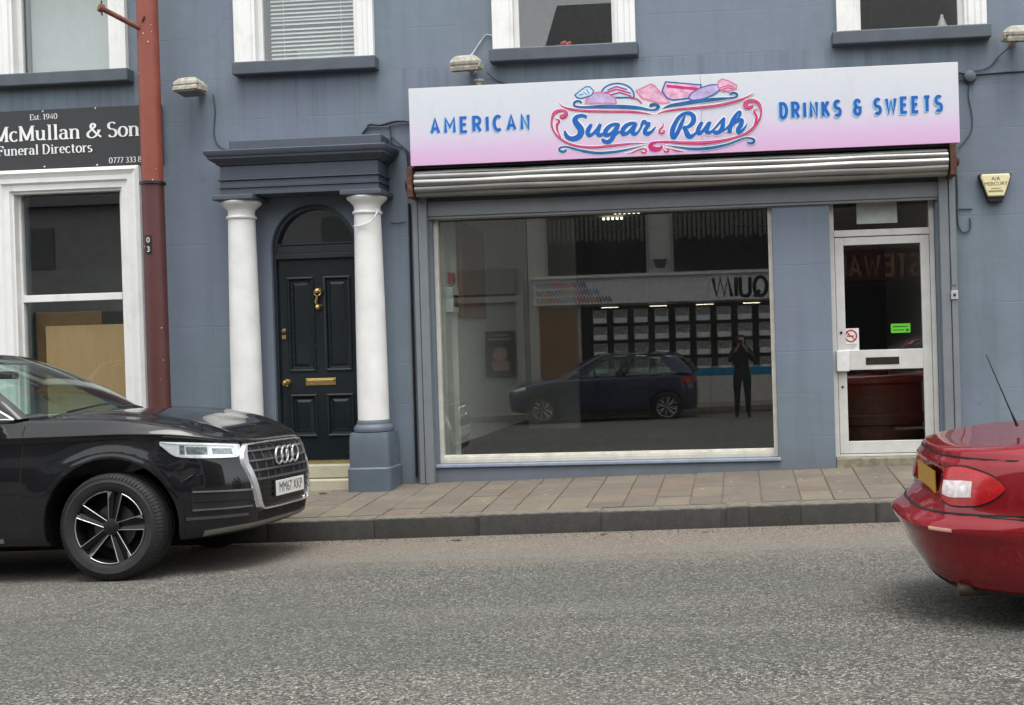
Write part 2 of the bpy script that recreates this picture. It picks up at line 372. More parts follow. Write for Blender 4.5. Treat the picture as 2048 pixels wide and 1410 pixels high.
g = MB().box(-600, 600, -600, 600, -3.2, -2.9)
tag(mk('ground', g, simple('earth', (.09,.085,.075), .9)), kind='structure')
ys = [KY+.02] + list(np.linspace(-1.8, -13.88, 40)) + [-13.93]
xs = list(np.linspace(-60, 60, 41))
rb = MB(); nx = len(xs)
rb.add([(x, y, road_z(x, min(y, KY)) ) for y in ys for x in xs], [(j*nx+i, j*nx+i+1, (j+1)*nx+i+1, (j+1)*nx+i) for j in range(len(ys)-1) for i in range(nx-1)])
road = tag(mk('road', rb, M['road'], smooth=60), kind='structure')
if road.data.polygons[0].normal.z < 0: road.data.flip_normals()

# near pavement: bedding slab, individual paving slabs and kerb stones
pb = MB()
pb.add([(x, y, pav_z(x, y)-.012) for y in (-.0, KY+.02) for x in (-60, 60)] + [(x, KY+.02, road_z(x, KY)-.3) for x in (-60, 60)], [(0, 2, 3, 1), (2, 4, 5, 3)])
def m_bed():
    return simple('joint_mortar', lin(112, 104, 92), .9, var=.2, vscale=20)
pavement = tag(mk('pavement', pb, m_bed()), kind='structure')
rng = random.Random(11)
slab_cache = {}
def slab_mesh(w, d):
    k = (round(w, 2), round(d, 2))
    if k not in slab_cache:
        me = MB().box(-k[0]/2, k[0]/2, -k[1]/2, k[1]/2, -.05, 0).mesh('paving_slab'); me.materials.append(M['slab']); slab_cache[k] = me
    return slab_cache[k]
tilt = math.atan2(-(-0.079-0.0115), -KY)
KW = .155                                                  # kerb top width
x = -7.9; nsl = 0
def slab_at(cx, cy, w, d):
    global nsl
    me = slab_mesh(w-.008, d-.008)
    o = bpy.data.objects.new('paving_slab', me); COL.objects.link(o); o.parent = pavement
    o.location = (cx, cy, pav_z(cx, cy) + rng.uniform(-.0025, .0025))
    o.rotation_euler = (math.atan2(0.0905, 1.72) + rng.uniform(-.004, .004), -math.atan(SL) + rng.uniform(-.004, .004), rng.uniform(-.004, .004))
    b = o.modifiers.new('bevel', 'BEVEL'); b.width = .004; b.segments = 1
    nsl += 1
while x < 4.3:
    w = rng.choice([.27, .30, .33]); y = -.006; end = KY + KW
    while y > end + .02:
        d = rng.choice([.22, .28, .34, .42]); 
        if y - d < end + .17: d = y - end
        slab_at(x + w/2, y - d/2, w, d); y -= d
    x += w
kerb_cuts = [-12.0, -11.1, -10.2, -9.3, -8.4, -7.5, -6.6, -5.7, -4.9, -4.05, -3.12, -2.22, -1.19, -.155, .03, .455, 1.06, 1.68, 2.6, 3.5, 4.4, 5.3, 6.2]
def kerb_stone(xa, xb, parent):
    L = xb-xa; m = MB(); prof = [(0, -.30), (0, -.020), (.006, -.007), (.022, 0.0), (KW, 0.002), (KW, -.30)]
    n = len(prof); NS = max(4, int(L/.06)); vs = []
    for q in range(NS+1):
        j = rng.uniform(0, .006)*(rng.random() < .6) + (.008 if rng.random() < .05 else 0); e = .003 if q in (0, NS) else 0
        for k, (py, pz) in enumerate(prof): vs.append((-L/2+.004+(L-.008)*q/NS, py + (j if k in (1, 2, 3) else 0) + (e if k < 3 else 0), pz - (j*.7 + e if k in (2, 3) else 0)))
    m.add(vs, [tuple(range(n)), tuple(range((NS+1)*n-1, NS*n-1, -1))] + [(q*n+i, q*n+i+n, q*n+(i+1) % n+n, q*n+(i+1) % n) for q in range(NS) for i in range(n)])
    cx = (xa+xb)/2
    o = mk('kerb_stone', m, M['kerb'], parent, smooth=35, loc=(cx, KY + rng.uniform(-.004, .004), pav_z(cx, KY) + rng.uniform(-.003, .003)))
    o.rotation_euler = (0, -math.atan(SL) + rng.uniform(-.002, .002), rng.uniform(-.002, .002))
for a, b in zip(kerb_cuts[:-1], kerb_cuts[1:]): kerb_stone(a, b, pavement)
# far pavement across the street (seen only in the glass)
fp = MB()
fp.add([(x, y, z + SL*x) for x in (-60, 60) for y, z in ((-13.9, -.42), (-13.9, -.125), (-14.05, -.12), (-15.6, -.10), (-15.6, -.5))],
       [(0, 1, 6, 5), (1, 2, 7, 6), (2, 3, 8, 7), (3, 4, 9, 8)])
tag(mk('far_pavement', fp, simple('far_paving', lin(150, 140, 126), .85, var=.2, vscale=3)), kind='structure')
# ---------------------------------------------------------------- the terrace building
bld = thing('terrace_building', 'blue grey rendered terrace building with sash windows, columned doorway and shop front', 'building', (0, 0, 0))
WX0, WX1, WZ0, WZ1, WT = -13.5, 9.0, -.7, 8.2, .30
ARCH = [(-7.52, -6.095), (-4.962, -3.538), (-2.338, -.928), (1.014, 2.423)]
UP = [(a+.19, b-.19) for a, b in ARCH]
SILL = [(-7.56, -6.045), (-4.962, -3.502), (-2.362, -.904), (.962, 2.449)]
UZ0, UZ1 = 4.205, 6.15
DX0, DX1, DSP = -4.672, -3.785, 2.335; DCX = (DX0+DX1)/2; DR = (DX1-DX0)/2
holes = [(a, b, UZ0, UZ1) for a, b in UP] + [(-7.40, -6.212, .50, 3.06), (DX0, DX1, -.12, DSP+DR), (-3.02, .345, .14, 2.62), (.892, 1.905, -.15, 2.64)]
xs = sorted({WX0, WX1, *[h[0] for h in holes], *[h[1] for h in holes]})
zs = sorted({WZ0, WZ1, *[h[2] for h in holes], *[h[3] for h in holes]})
inh = lambda cx, cz: any(h[0] < cx < h[1] and h[2] < cz < h[3] for h in holes)
wb = MB()
for i in range(len(xs)-1):
    for j in range(len(zs)-1):
        x0, x1, z0, z1 = xs[i], xs[i+1], zs[j], zs[j+1]; cx, cz = (x0+x1)/2, (z0+z1)/2
        if inh(cx, cz): continue
        wb.quad((x0,0,z0),(x1,0,z0),(x1,0,z1),(x0,0,z1)); wb.quad((x0,WT,z0),(x0,WT,z1),(x1,WT,z1),(x1,WT,z0))
        for (ax, az), e in (((x0-1e-3, cz), 'l'), ((x1+1e-3, cz), 'r'), ((cx, z0-1e-3), 'b'), ((cx, z1+1e-3), 't')):
            if inh(ax, az) or not (WX0 < ax < WX1 and WZ0 < az < WZ1):
                if e == 'l': wb.quad((x0,0,z0),(x0,0,z1),(x0,WT,z1),(x0,WT,z0))
                if e == 'r': wb.quad((x1,0,z0),(x1,WT,z0),(x1,WT,z1),(x1,0,z1))
                if e == 'b': wb.quad((x0,0,z0),(x0,WT,z0),(x1,WT,z0),(x1,0,z0))
                if e == 't': wb.quad((x0,0,z1),(x1,0,z1),(x1,WT,z1),(x0,WT,z1))
# spandrels that turn the top of the door opening into a round arch
for s in (-1, 1):
    N = 14; xe = DCX + s*DR
    pts = [(DCX + s*DR*math.cos(a), DSP + DR*math.sin(a)) for a in [math.pi/2*k/N for k in range(N+1)]]
    top = DSP + DR
    for k in range(N):
        (xa, za), (xb, zb) = pts[k], pts[k+1]
        wb.quad((xa,0,za),(xb,0,zb),(xb,0,top),(xa,0,top)); wb.quad((xa,0,za),(xa,WT,za),(xb,WT,zb),(xb,0,zb))
wall = mk('wall', wb, M['wall'], bld, fix=False)
# the closed volume behind the front: side, back and party walls, floors and roof, so rooms are dark rooms
sb = MB()
sb.box(WX0, WX0+.2, WT, 8, WZ0, WZ1); sb.box(WX1-.2, WX1, WT, 8, WZ0, WZ1); sb.box(WX0, WX1, 8, 8.2, WZ0, WZ1)
sb.box(WX0, WX1, WT, 8, 3.2, 3.4); sb.box(WX0, WX1, .01, 8.2, WZ1, WZ1+.15)
for px in (-5.75, -3.35, 2.35): sb.box(px-.06, px+.06, WT, 8, WZ0, WZ1)
hb_ = MB().box(-5.68, -3.42, 1.6, 1.65, -.1, 3.19); mk('hall_partition', hb_, M['intwall'], bld)
for px in (-9.0, -.2): sb.box(px-.06, px+.06, WT, 8, 3.4, WZ1)
mk('inner_wall', sb, M['intdark'], bld)
mk('back_partition', MB().box(-9.5, -5.82, 1.5, 1.55, -.1, 3.19), simple('grey_partition', (.30,.30,.28), .8), bld)
rfm = MB(); rfm.add([(WX0-.2, -.35, WZ1+.15), (WX1+.2, -.35, WZ1+.15), (WX1+.2, 4.1, WZ1+3.0), (WX0-.2, 4.1, WZ1+3.0), (WX0-.2, 8.5, WZ1+.15), (WX1+.2, 8.5, WZ1+.15)],
        [(0,1,2,3), (3,2,5,4), (0,3,4), (1,5,2), (0,4,5,1)])
mk('roof', rfm, simple('slate_roof', (.055,.058,.065), .7, var=.2), bld)

def profile_frame(x0, x1, z0, z1, prof, bottom=True):
    """picture-frame moulding: prof = [(inset from outer edge, y)], mitred; outer rect x0..x1,z0..z1"""
    m = MB(); rings = []
    for d, y in prof:
        if bottom: rings.append([(x0+d, y, z0+d), (x1-d, y, z0+d), (x1-d, y, z1-d), (x0+d, y, z1-d)])
        else: rings.append([(x0+d, y, z0), (x0+d, y, z1-d), (x1-d, y, z1-d), (x1-d, y, z0)])
    for a, b in zip(rings[:-1], rings[1:]):
        for k in range(4 if bottom else 3):
            q = (k+1) % 4; m.quad(a[k], b[k], b[q], a[q])
    if not bottom:
        for k in (0, 3): m.add([r[k] for r in rings], [tuple(range(len(rings)))])
    return m

def sash_bars(x0, x1, z0, z1, w, y0, y1, mid=None):
    m = MB(); m.box(x0, x0+w, y0, y1, z0, z1); m.box(x1-w, x1, y0, y1, z0, z1)
    m.box(x0+w, x1-w, y0+.002, y1-.002, z0, z0+w); m.box(x0+w, x1-w, y0+.002, y1-.002, z1-w, z1)
    if mid: m.box(x0+w, x1-w, y0-.006, y1-.002, mid[0], mid[1])
    return m

def pane(x0, x1, z0, z1, y, parent, mat=None):
    return mk('pane', MB().box(x0, x1, y, y+.006, z0, z1), mat or M['glass'], parent)

PROF = [(0, .0), (0, -.055), (.045, -.06), (.06, -.045), (.10, -.045), (.112, -.032), (.165, -.032), (.175, -.012), (.2, -.01)]
wlabels = ['white upstairs sash window at far left above the black sign', 'white upstairs sash window with venetian blind above the columned door',
           'white upstairs sash window with a pink flower above the sign', 'white upstairs sash window at top right']
for k, ((a, b), (oa, ob), (sa, sb_)) in enumerate(zip(UP, ARCH, SILL)):
    pr = list(PROF)
    w = mk('window', profile_frame(oa, ob, UZ0, UZ1+.2, pr + [(pr[-1][0], .11)], bottom=False), M['white'], bld, smooth=25)
    tag(w, wlabels[k])
    mk('sash_frame', sash_bars(a, b, UZ0+.003, UZ1, .052, .085, .13, (5.15, 5.20)), M['white'], w, bevel=.004)
    pane(a+.045, b-.045, UZ0+.045, UZ1-.04, .105, w)
    s_ = MB().box(sa, sb_, -.13, .08, 4.075, UZ0-.002)
    so = mk('sill', s_, M['sill'], w, bevel=.012)
# ground-floor window of the funeral directors
g1 = mk('window', profile_frame(-7.60, -5.99, .35, 3.232, [(0,0), (0,-.07), (.035,-.085), (.06,-.07), (.085,-.06), (.13,-.06), (.15,-.035), (.205,-.035), (.22,-.01), (.235,-.005), (.235,.09)], bottom=False), M['white'], bld, smooth=25)
tag(g1, 'tall white sash window below the black sign with boards leaning inside')
mk('sash_frame', sash_bars(-7.40, -6.225, .50, 3.06, .055, .07, .13, (1.892, 1.965)), M['white'], g1, bevel=.004)
pane(-7.35, -6.27, .55, 1.90, .102, g1); pane(-7.35, -6.27, 1.95, 3.01, .098, g1)
mk('sill', MB().box(-7.66, -5.95, -.12, .06, .36, .498), M['sill'], g1, bevel=.012)

# --- doorway: columns, entablature, fanlight, panelled door
def col_prof(h0, h1, r0, r1):
    p = []
    for k in range(13):
        t = k/12; p.append((r0 + (r1-r0)*(t**1.6), h0 + (h1-h0)*t))
    return p
for nm, cx in (('left', -4.875), ('right', -3.60)):
    b = 0.0
    prof = col_prof(.615, 2.615, .150, .128) + [(.128, 2.62), (.142, 2.625), (.147, 2.637), (.142, 2.65), (.128, 2.655), (.128, 2.70), (.135, 2.715), (.165, 2.745), (.19, 2.768), (.195, 2.785), (.19, 2.797)]
    c = mk('column', MB().lathe(prof, (cx, -.20, 0), 'Z', 40), M['column'], bld, smooth=35)
    tag(c, 'white round column at the ' + nm + ' of the black door')
    zg = pav_z(cx, -.3) - .05
    cb = MB().lathe([(.152, .612), (.16, .60), (.16, .575), (.175, .565), (.19, .545), (.193, .525), (.19, .505), (.172, .495)], (cx, -.20, 0), 'Z', 32)
    mk('column_base', cb, M['trim2'], c, smooth=40)
    pl = MB(); hw = .215
    def ring(h, z, r): 
        q = []
        for (sx, sy) in ((1,-1), (1,1), (-1,1), (-1,-1)):
            for k in range(5):
                a = {(1,-1): -90, (1,1): 0, (-1,1): 90, (-1,-1): 180}[(sx,sy)] + 22.5*k
                q.append((cx + sx*(h-r) + r*math.cos(R_(a)), -.20 + sy*(h-r) + r*math.sin(R_(a)), z))
        return q
    lv = [(.216, zg, .06), (.216, .15, .06), (.201, .165, .055), (.199, .44, .055), (.193, .475, .055), (.19, .497, .055)]
    rings = [ring(*l) for l in lv]; n = len(rings[0])
    pl.add([p for r in rings for p in r], [(i*n+k, i*n+(k+1) % n, (i+1)*n+(k+1) % n, (i+1)*n+k) for i in range(len(lv)-1) for k in range(n)] + [tuple(range((len(lv)-1)*n, len(lv)*n))])
    mk('plinth', pl, M['trim2'], c, smooth=30)
    mk('abacus', MB().box(cx-.205, cx+.205, -.40, -.002, 2.797, 2.848), M['trim'], c, bevel=.01)
def stepped(steps, name, mat):
    m = MB()
    for (x0, x1, y, z0, z1) in steps: m.box(x0, x1, y, -.001, z0, z1)
    return mk(name, m, mat, bld, bevel=.006)
ex0, ex1 = -5.02, -3.44
ent = stepped([(ex0, ex1, -.33, 2.849, 2.915), (ex0-.015, ex1+.015, -.345, 2.9155, 2.925), (ex0, ex1, -.335, 2.9255, 2.99), (ex0-.018, ex1+.018, -.355, 2.9905, 3.004), (ex0, ex1, -.33, 3.0045, 3.135)], 'entablature', M['trim'])
cm = MB(); cp = [(0, 3.135), (.02, 3.14), (.035, 3.16), (.06, 3.175), (.085, 3.195), (.088, 3.215), (.10, 3.222), (.112, 3.245), (.116, 3.268), (.112, 3.275)]
vv = []
for d, z in cp: vv += [(ex0-d, -.001, z), (ex0-d, -.33-d, z), (ex1+d, -.33-d, z), (ex1+d, -.001, z)]
cm.add(vv, [(i*4+k, i*4+k+1, (i+1)*4+k+1, (i+1)*4+k) for i in range(len(cp)-1) for k in range(3)] + [(0,3,2,1), tuple(len(cp)*4-4+k for k in range(4))] + [(i*4, (i+1)*4, (i+1)*4+3, i*4+3) for i in range(len(cp)-1)])
mk('cornice', cm, M['trim'], ent, smooth=30)
mk('parapet_block', MB().box(-4.955, -3.42, -.27, -.001, 3.2755, 3.40), M['trim'], ent, bevel=.015)
# doorway surround reveal band and frame
Y0, Y1 = .045, .16
def arch_strip(r0, r1, y0, y1, N=20):
    m = MB(); vs = []
    for k in range(N+1):
        a = math.pi*k/N; c, s = math.cos(a), math.sin(a)
        for r in (r0, r1):
            for y in (y0, y1): vs.append((DCX + r*c, y, DSP + r*s))
    for k in range(N):
        a = k*4; b = a+4
        m_f = [(a, b, b+2, a+2), (a+1, a+3, b+3, b+1), (a, a+1, b+1, b), (a+2, b+2, b+3, a+3)]
        m.f += m_f
    m.v = vs; return m
am = arch_strip(DR-.045, DR-.002, Y0, Y1)
am.box(DX0+.002, DX0+.030, Y0, Y1, -.05, DSP+.0); am.box(DX1-.030, DX1-.002, Y0, Y1, -.05, DSP+.0)
door = mk('front_door', am, M['doorframe'], bld, smooth=30); tag(door, 'black six panel front door frame with arched fanlight and brass fittings')
tb = MB().box(DX0+.030, DX1-.030, .03, .16, 2.235, 2.29); tb.box(DX0+.030, DX1-.030, .05, .16, 2.2901, 2.375); tb.box(DX0+.030, DX1-.030, .04, .16, 2.3751, 2.392)
mk('transom_bar', tb, M['doorframe'], door, bevel=.006)
fan = MB(); N = 24; rr = DR-.042
fan.v = [(DCX + rr*math.cos(math.pi*k/N), .1, max(2.39, DSP + rr*math.sin(math.pi*k/N))) for k in range(N+1)]
fan.v += [(x_, .106, z_) for x_, y_, z_ in fan.v]
fan.f = [tuple(range(N+1)), tuple(range(2*N+1, N, -1))] + [(k, k+N+1, (k+1) % (N+1)+N+1, (k+1) % (N+1)) for k in range(N+1)]
mk('fanlight', fan, M['glass'], door)
lx0, lx1, lz0, lz1, LY = DX0+.032, DX1-.032, .20, 2.233, .085
pan = [(-4.55, -4.272, 1.10, 2.055), (-4.172, -3.894, 1.10, 2.055), (-4.55, -4.272, .44, .87), (-4.172, -3.894, .44, .87)]
lf = MB(); PX = sorted({lx0, lx1, *[p[0] for p in pan], *[p[1] for p in pan]}); PZ = sorted({lz0, lz1, *[p[2] for p in pan], *[p[3] for p in pan]})
for i in range(len(PX)-1):
    for j in range(len(PZ)-1):
        cx, cz = (PX[i]+PX[i+1])/2, (PZ[j]+PZ[j+1])/2
        if any(p[0] < cx < p[1] and p[2] < cz < p[3] for p in pan): continue
        lf.quad((PX[i],LY,PZ[j]),(PX[i+1],LY,PZ[j]),(PX[i+1],LY,PZ[j+1]),(PX[i],LY,PZ[j+1]))
lf.box(lx0, lx1, LY+.03, LY+.05, lz0, lz1)
leaf = mk('door_leaf', lf, M['doorblack'], door, fix=False)
for (a, b, c, d) in pan:
    steps = [(0, 0), (.0, -.012), (.012, -.016), (.022, -.010), (.034, .014), (.05, .016), (.075, .002), (.08, .001)]
    m = profile_frame(a, b, c, d, [(q, LY+y) for q, y in steps])
    q = .08; m.quad((a+q, LY+.001, c+q), (b-q, LY+.001, c+q), (b-q, LY+.001, d-q), (a+q, LY+.001, d-q))
    mk('door_panel', m, M['doorblack'], door, smooth=20)
# brass: knocker, lock, knob, letter plate
kn = MB().lathe([(.0,-.045), (.022,-.04), (.03,-.02), (.024,-.004), (.028,0)], (-4.225, LY, 1.91), 'Y', 16)
kn.tube([(-4.225 + .035*math.sin(a), LY-.03, 1.86 - .03*math.cos(a)+.03) for a in [R_(v) for v in range(20, 341, 32)]], .009, 8)
kn.tube([(-4.227, LY-.028, 1.86), (-4.24, LY-.034, 1.80), (-4.227, LY-.028, 1.755)], [.011, .017, .012], 8)
kn.lathe([(.0,-.05), (.02,-.045), (.032,-.025), (.022,0)], (-4.225, LY, 1.745), 'Y', 16)
mk('door_knocker', kn, M['brass'], door, smooth=40)
mk('door_lock', MB().lathe([(0,-.016), (.012,-.016), (.014,-.011), (.022,-.011), (.025,0)], (-4.594, LY, 1.52), 'Y', 16).box(-4.617, -4.572, LY-.01, LY, 1.435, 1.475), M['brass'], door, smooth=40)
mk('door_knob', MB().lathe([(0,-.075), (.025,-.07), (.038,-.052), (.034,-.032), (.016,-.022), (.016,-.012), (.036,-.008), (.038,0)], (-4.578, LY, .99), 'Y', 20), M['brass'], door, smooth=40)
mk('letter_plate', MB().box(-4.385, -4.07, LY-.012, LY, .958, 1.03).box(-4.365, -4.09, LY-.022, LY-.0125, .985, 1.016), M['brass'], door, bevel=.006)
mk('threshold', MB().box(DX0+.003, DX1-.003, .0, .30, .17, .199), simple('brass_threshold', (.42,.34,.16), .45, .8), door)
mk('door_step', MB().box(DX0+.002, DX1-.002, -.10, .30, .035, .169).box(DX0-.0, DX1+.0, -.22, -.101, -.16, .034), M['stone'], door, bevel=.012)

# --- sweet shop front: window, stall riser ledge, lintel, pier is the wall itself
sw = mk('shop_window', sash_bars(-3.02, .345, .14, 2.62, .042, .06, .15), simple('cream_window_frame', (.58,.56,.49), .45, var=.12), bld, bevel=.004)
tag(sw, 'large plate glass shop window under the rolled shutter')
mk('pane', MB().box(-2.98, -.302, .112, .118, .18, 2.58), M['shopglass'], sw)
mk('pane', MB().box(-.300, .305, .112, .118, .18, 2.58), M['shopglass'], sw)
be = MB().box(-2.978, .303, .068, .110, .1825, .205); be.box(-2.978, .303, .085, .111, .2055, .222)
mk('glazing_bead', be, simple('cream_bead', (.66,.64,.56), .45, var=.15), sw, bevel=.003)
mk('window_ledge', MB().box(-3.05, .365, -.025, .058, .105, .139), simple('pale_blue_ledge_paint', lin(138, 150, 168), .6, var=.12), sw, bevel=.008)
ln_ = MB().box(-3.045, 1.935, -.045, -.002, 2.60, 2.745); ln_.box(-3.045, 1.935, -.03, -.003, 2.572, 2.5995)
mk('lintel_strip', ln_, M['greymetal'], bld, bevel=.004)
# shop door
sd_ = MB(); fx0, fx1 = .895, 1.902
sd_.box(fx0, fx0+.046, .10, .19, .118, 2.638); sd_.box(fx1-.046, fx1, .10, .19, .118, 2.638); sd_.box(fx0+.046, fx1-.046, .102, .188, 2.592, 2.638); sd_.box(fx0+.046, fx1-.046, .095, .188, 2.262, 2.325); sd_.box(fx0+.046, fx1-.046, .10, .19, .118, .142)
sdoor = mk('shop_door', sd_, M['alu'], bld, bevel=.004); tag(sdoor, 'white aluminium glazed shop door frame beside the shop window')
pane(fx0+.04, fx1-.04, 2.32, 2.60, .14, sdoor)
a, b = fx0+.05, fx1-.05; lm = MB()
lm.box(a, a+.085, .105, .155, .148, 2.255); lm.box(b-.085, b, .105, .155, .148, 2.255)
lm.box(a+.085, b-.085, .107, .153, 2.178, 2.255); lm.box(a+.085, b-.085, .107, .153, .148, .268); lm.box(a+.085, b-.085, .103, .153, .962, 1.155)
mk('door_leaf', lm, M['alu'], sdoor, bevel=.005)
pane(a+.08, b-.08, .262, .968, .128, sdoor); pane(a+.08, b-.08, 1.15, 2.184, .130, sdoor)
mk('letter_slot', MB().box(1.215, 1.535, .099, .1025, 1.010, 1.082), simple('dark_bronze', (.05,.042,.035), .4, .6), sdoor, bevel=.002)
hd = MB().box(.93, 1.052, .055, .102, .952, 1.158)
mk('door_handle', hd, simple('off_white_handle', (.72,.72,.70), .4), sdoor, bevel=.008)
mk('lock_cylinder', MB().lathe([(0, -.006), (.012, -.006), (.014, 0)], (.985, .105, 1.33), 'Y', 14), M['black'], sdoor)
mk('lock_cylinder', MB().lathe([(0, -.006), (.010, -.006), (.012, 0)], (.985, .105, .80), 'Y', 14), M['black'], sdoor)
mk('door_step', MB().box(.896, 1.90, -.01, .28, -.10, .117), M['dirtystone'], sdoor, bevel=.012)
mk('sheet_of_paper', MB().box(1.17, 1.56, .147, .1475, 2.385, 2.59), simple('paper_white', (.75,.76,.74), .7), sdoor)
# no-smoking sticker and green notice on the door glass
def disc(cx, y, cz, r0, r1, n=28):
    m = MB(); 
    for k in range(n):
        a0, a1 = 2*math.pi*k/n, 2*math.pi*(k+1)/n
        m.quad((cx+r0*math.cos(a0), y, cz+r0*math.sin(a0)), (cx+r0*math.cos(a1), y, cz+r0*math.sin(a1)), (cx+r1*math.cos(a1), y, cz+r1*math.sin(a1)), (cx+r1*math.cos(a0), y, cz+r1*math.sin(a0)))
    return m
st = thing('no_smoking_sticker', 'white no smoking sticker on the shop door glass', 'sticker', (1.08, .125, 1.27))
mk('sticker_sheet', MB().box(-.078, .078, .0, .0015, -.115, .10), simple('sticker_white', (.72,.72,.70), .5), st)
rd = simple('sticker_red', (.45,.03,.03), .5); bk = simple('sticker_black', (.03,.03,.03), .5)
sm = disc(0, -.001, .025, .047, .062)
sm.add([(-.04,-.0012,.058),(-.033,-.0012,.066),(.04,-.0012,-.008),(.033,-.0012,-.016)], [(0,1,2,3)])
mk('red_ring', sm, rd, st)
mk('cigarette', MB().box(-.035, .03, -.0008, -.0004, .018, .03).box(-.03, -.022, -.0008, -.0004, .034, .05), bk, st)
mk('small_print', MB().box(-.06, .055, -.0008, -.0004, -.062, -.052).box(-.06, .05, -.0008, -.0004, -.078, -.07).box(-.06, .03, -.0008, -.0004, -.096, -.088), simple('print_grey', (.35,.36,.38), .5), st)
gn = thing('green_notice', 'small bright green notice stuck inside the shop door glass', 'sticker', (1.56, .125, 1.357))
mk('notice_sheet', MB().box(-.093, .093, 0, .0015, -.044, .045), simple('notice_green', (.12,.55,.03), .45), gn)
mk('notice_text', MB().box(-.075, .07, -.0008, -.0004, .012, .022).box(-.075, .03, -.0008, -.0004, -.022, -.012).box(.05, .078, -.0008, -.0004, -.03, -.008), simple('notice_print', (.02,.12,.01), .5), gn)

# --- left-hand things: boards inside the funeral window, blinds upstairs
bd = tag(mk('plywood_board', MB().box(-7.18, -6.12, .17, .188, .45, 1.645), M['ply']), 'pale plywood sheet leaning inside the tall ground floor window', 'board')
bd2 = tag(mk('brown_board', MB().box(-7.34, -6.62, .26, .28, .45, 1.79), M['ply2']), 'brown board standing behind the plywood sheet in the window', 'board')
rb_ = tag(mk('roller_blind', MB().box(-7.26, -6.35, .22, .225, 4.22, 6.1), simple('pale_blind', (.46,.50,.49), .8, var=.05)), 'plain pale roller blind in the far left upstairs window', 'blind')
vb = thing('venetian_blind', 'pale venetian blind in the upstairs window above the columned door', 'blind', (-4.24, .20, 4.26))
slm = MB(); slm.add([(-.44, -.012, -.012), (.44, -.012, -.012), (.44, 0, .003), (-.44, 0, .003), (.44, .012, .014), (-.44, .012, .014)], [(0,1,2,3), (3,2,4,5)])
sl_me = slm.mesh('slat'); sl_me.materials.append(simple('blind_slat', (.62,.66,.64), .5, var=.03))
for k in range(36): mk('slat', sl_me, None, vb, loc=(0, 0, k*.0415 + (.012 if k in (9, 10) else 0)))
mk('cord', MB().tube([(-.30, -.014, -.02), (-.30, -.014, 1.6)], .0018, 5).tube([(.30, -.014, -.02), (.30, -.014, 1.6)], .0018, 5), M['upvc'], vb)
ro = tag(mk('ceiling_reflector', MB().box(-4.45, -4.0, .30, .31, 4.23, 4.42), simple('window_card', (.7,.72,.70), .6)), 'white card propped behind the venetian blind', 'card')
ro.name = 'white_card'
# window-sill ornaments upstairs
fl = thing('pink_flower', 'small pink flower standing in the upstairs window above the sign', 'flower', (-1.66, .20, 4.24))
fm = MB()
for k in range(9):
    a = 2.4*k; r = .012+.0045*k; fm.lathe([(0, -.02), (.02, -.008), (.024, .006), (.014, .02), (0, .024)], (r*math.cos(a), r*math.sin(a)*.6, .055+.012*math.sin(3*a)), 'Z', 8)
mk('petals', fm, simple('pink_petal', (.62,.13,.13), .6), fl, smooth=50)
mk('stem', MB().tube([(0,0,-.03), (.004,0,.02), (0,0,.06)], .005, 6), simple('flower_stem', (.06,.12,.03), .6), fl)
an = MB().lathe([(0,0), (.055,0), (.058,.02), (.04,.06), (.03,.09), (.016,.12), (.018,.135), (.008,.15), (0,.152)], (2.05, .20, 4.25), 'Z', 20)
tag(mk('bell_ornament', an, simple('cream_china', (.55,.54,.50), .4), smooth=50), 'cream bell shaped ornament in the top right upstairs window', 'ornament')
# ---------------------------------------------------------------- lettering tools
def smooth_pts(pts, per=7):
    P = np.array(pts, float); out = []
    n = len(P)
    for i in range(n-1):
        p0, p1, p2, p3 = P[max(i-1, 0)], P[i], P[i+1], P[min(i+2, n-1)]
        for k in range(per):
            t = k/per
            out.append(.5*((2*p1) + (-p0+p2)*t + (2*p0-5*p1+4*p2-p3)*t*t + (-p0+3*p1-3*p2+p3)*t**3))
    out.append(P[-1]); return np.array(out)
class Ink:
    """flat printed strokes: points in (u,v) sheet metres, laid on a sheet through place(u,v,h)"""
    def __init__(s, place, h0=.0012, dh=.00005, ramp=.00012): s.ramp = ramp; s.m = MB(); s.place = place; s.h = h0; s.dh = dh
    def ribbon(s, pts, widths, close=False):
        P = np.array(pts, float)[:, :2]; n = len(P); W = np.array(widths, float)*.5 if hasattr(widths, '__len__') else np.full(n, widths*.5)
        L = []; Rr = []
        for i in range(n):
            if close: a, b = P[(i-1) % n], P[(i+1) % n]; d0 = P[i]-a; d1 = b-P[i]
            else:
                d0 = P[i]-P[i-1] if i else P[1]-P[0]; d1 = P[i+1]-P[i] if i < n-1 else P[-1]-P[-2]
            d0 = d0/(np.linalg.norm(d0)+1e-12); d1 = d1/(np.linalg.norm(d1)+1e-12)
            n0 = np.array([-d0[1], d0[0]]); n1 = np.array([-d1[1], d1[0]]); nn = n0+n1; l = np.linalg.norm(nn)
            nn = n1 if l < 1e-6 else nn/l; k = 1/max(.72, float(nn@n1))
            L.append(P[i]+nn*W[i]*k); Rr.append(P[i]-nn*W[i]*k)
        rp_ = 0.0 if close else s.ramp; hh = [s.h + rp_*i/n for i in range(n)]
        vs = [s.place(*p, q) for p, q in zip(L, hh)] + [s.place(*p, q) for p, q in zip(Rr, hh)]
        m = n if close else n-1
        s.m.add(vs, [(i, i+n, (i+1) % n+n, (i+1) % n) for i in range(m)]); s.h += s.dh + rp_; return s
    def poly(s, pts):
        s.m.add([s.place(p[0], p[1], s.h) for p in pts], [tuple(range(len(pts)))]); s.h += s.dh; return s
def arc(cx, cy, rx, ry, a0, a1, n=10): return [(cx+rx*math.cos(R_(a0+(a1-a0)*k/n)), cy+ry*math.sin(R_(a0+(a1-a0)*k/n))) for k in range(n+1)]
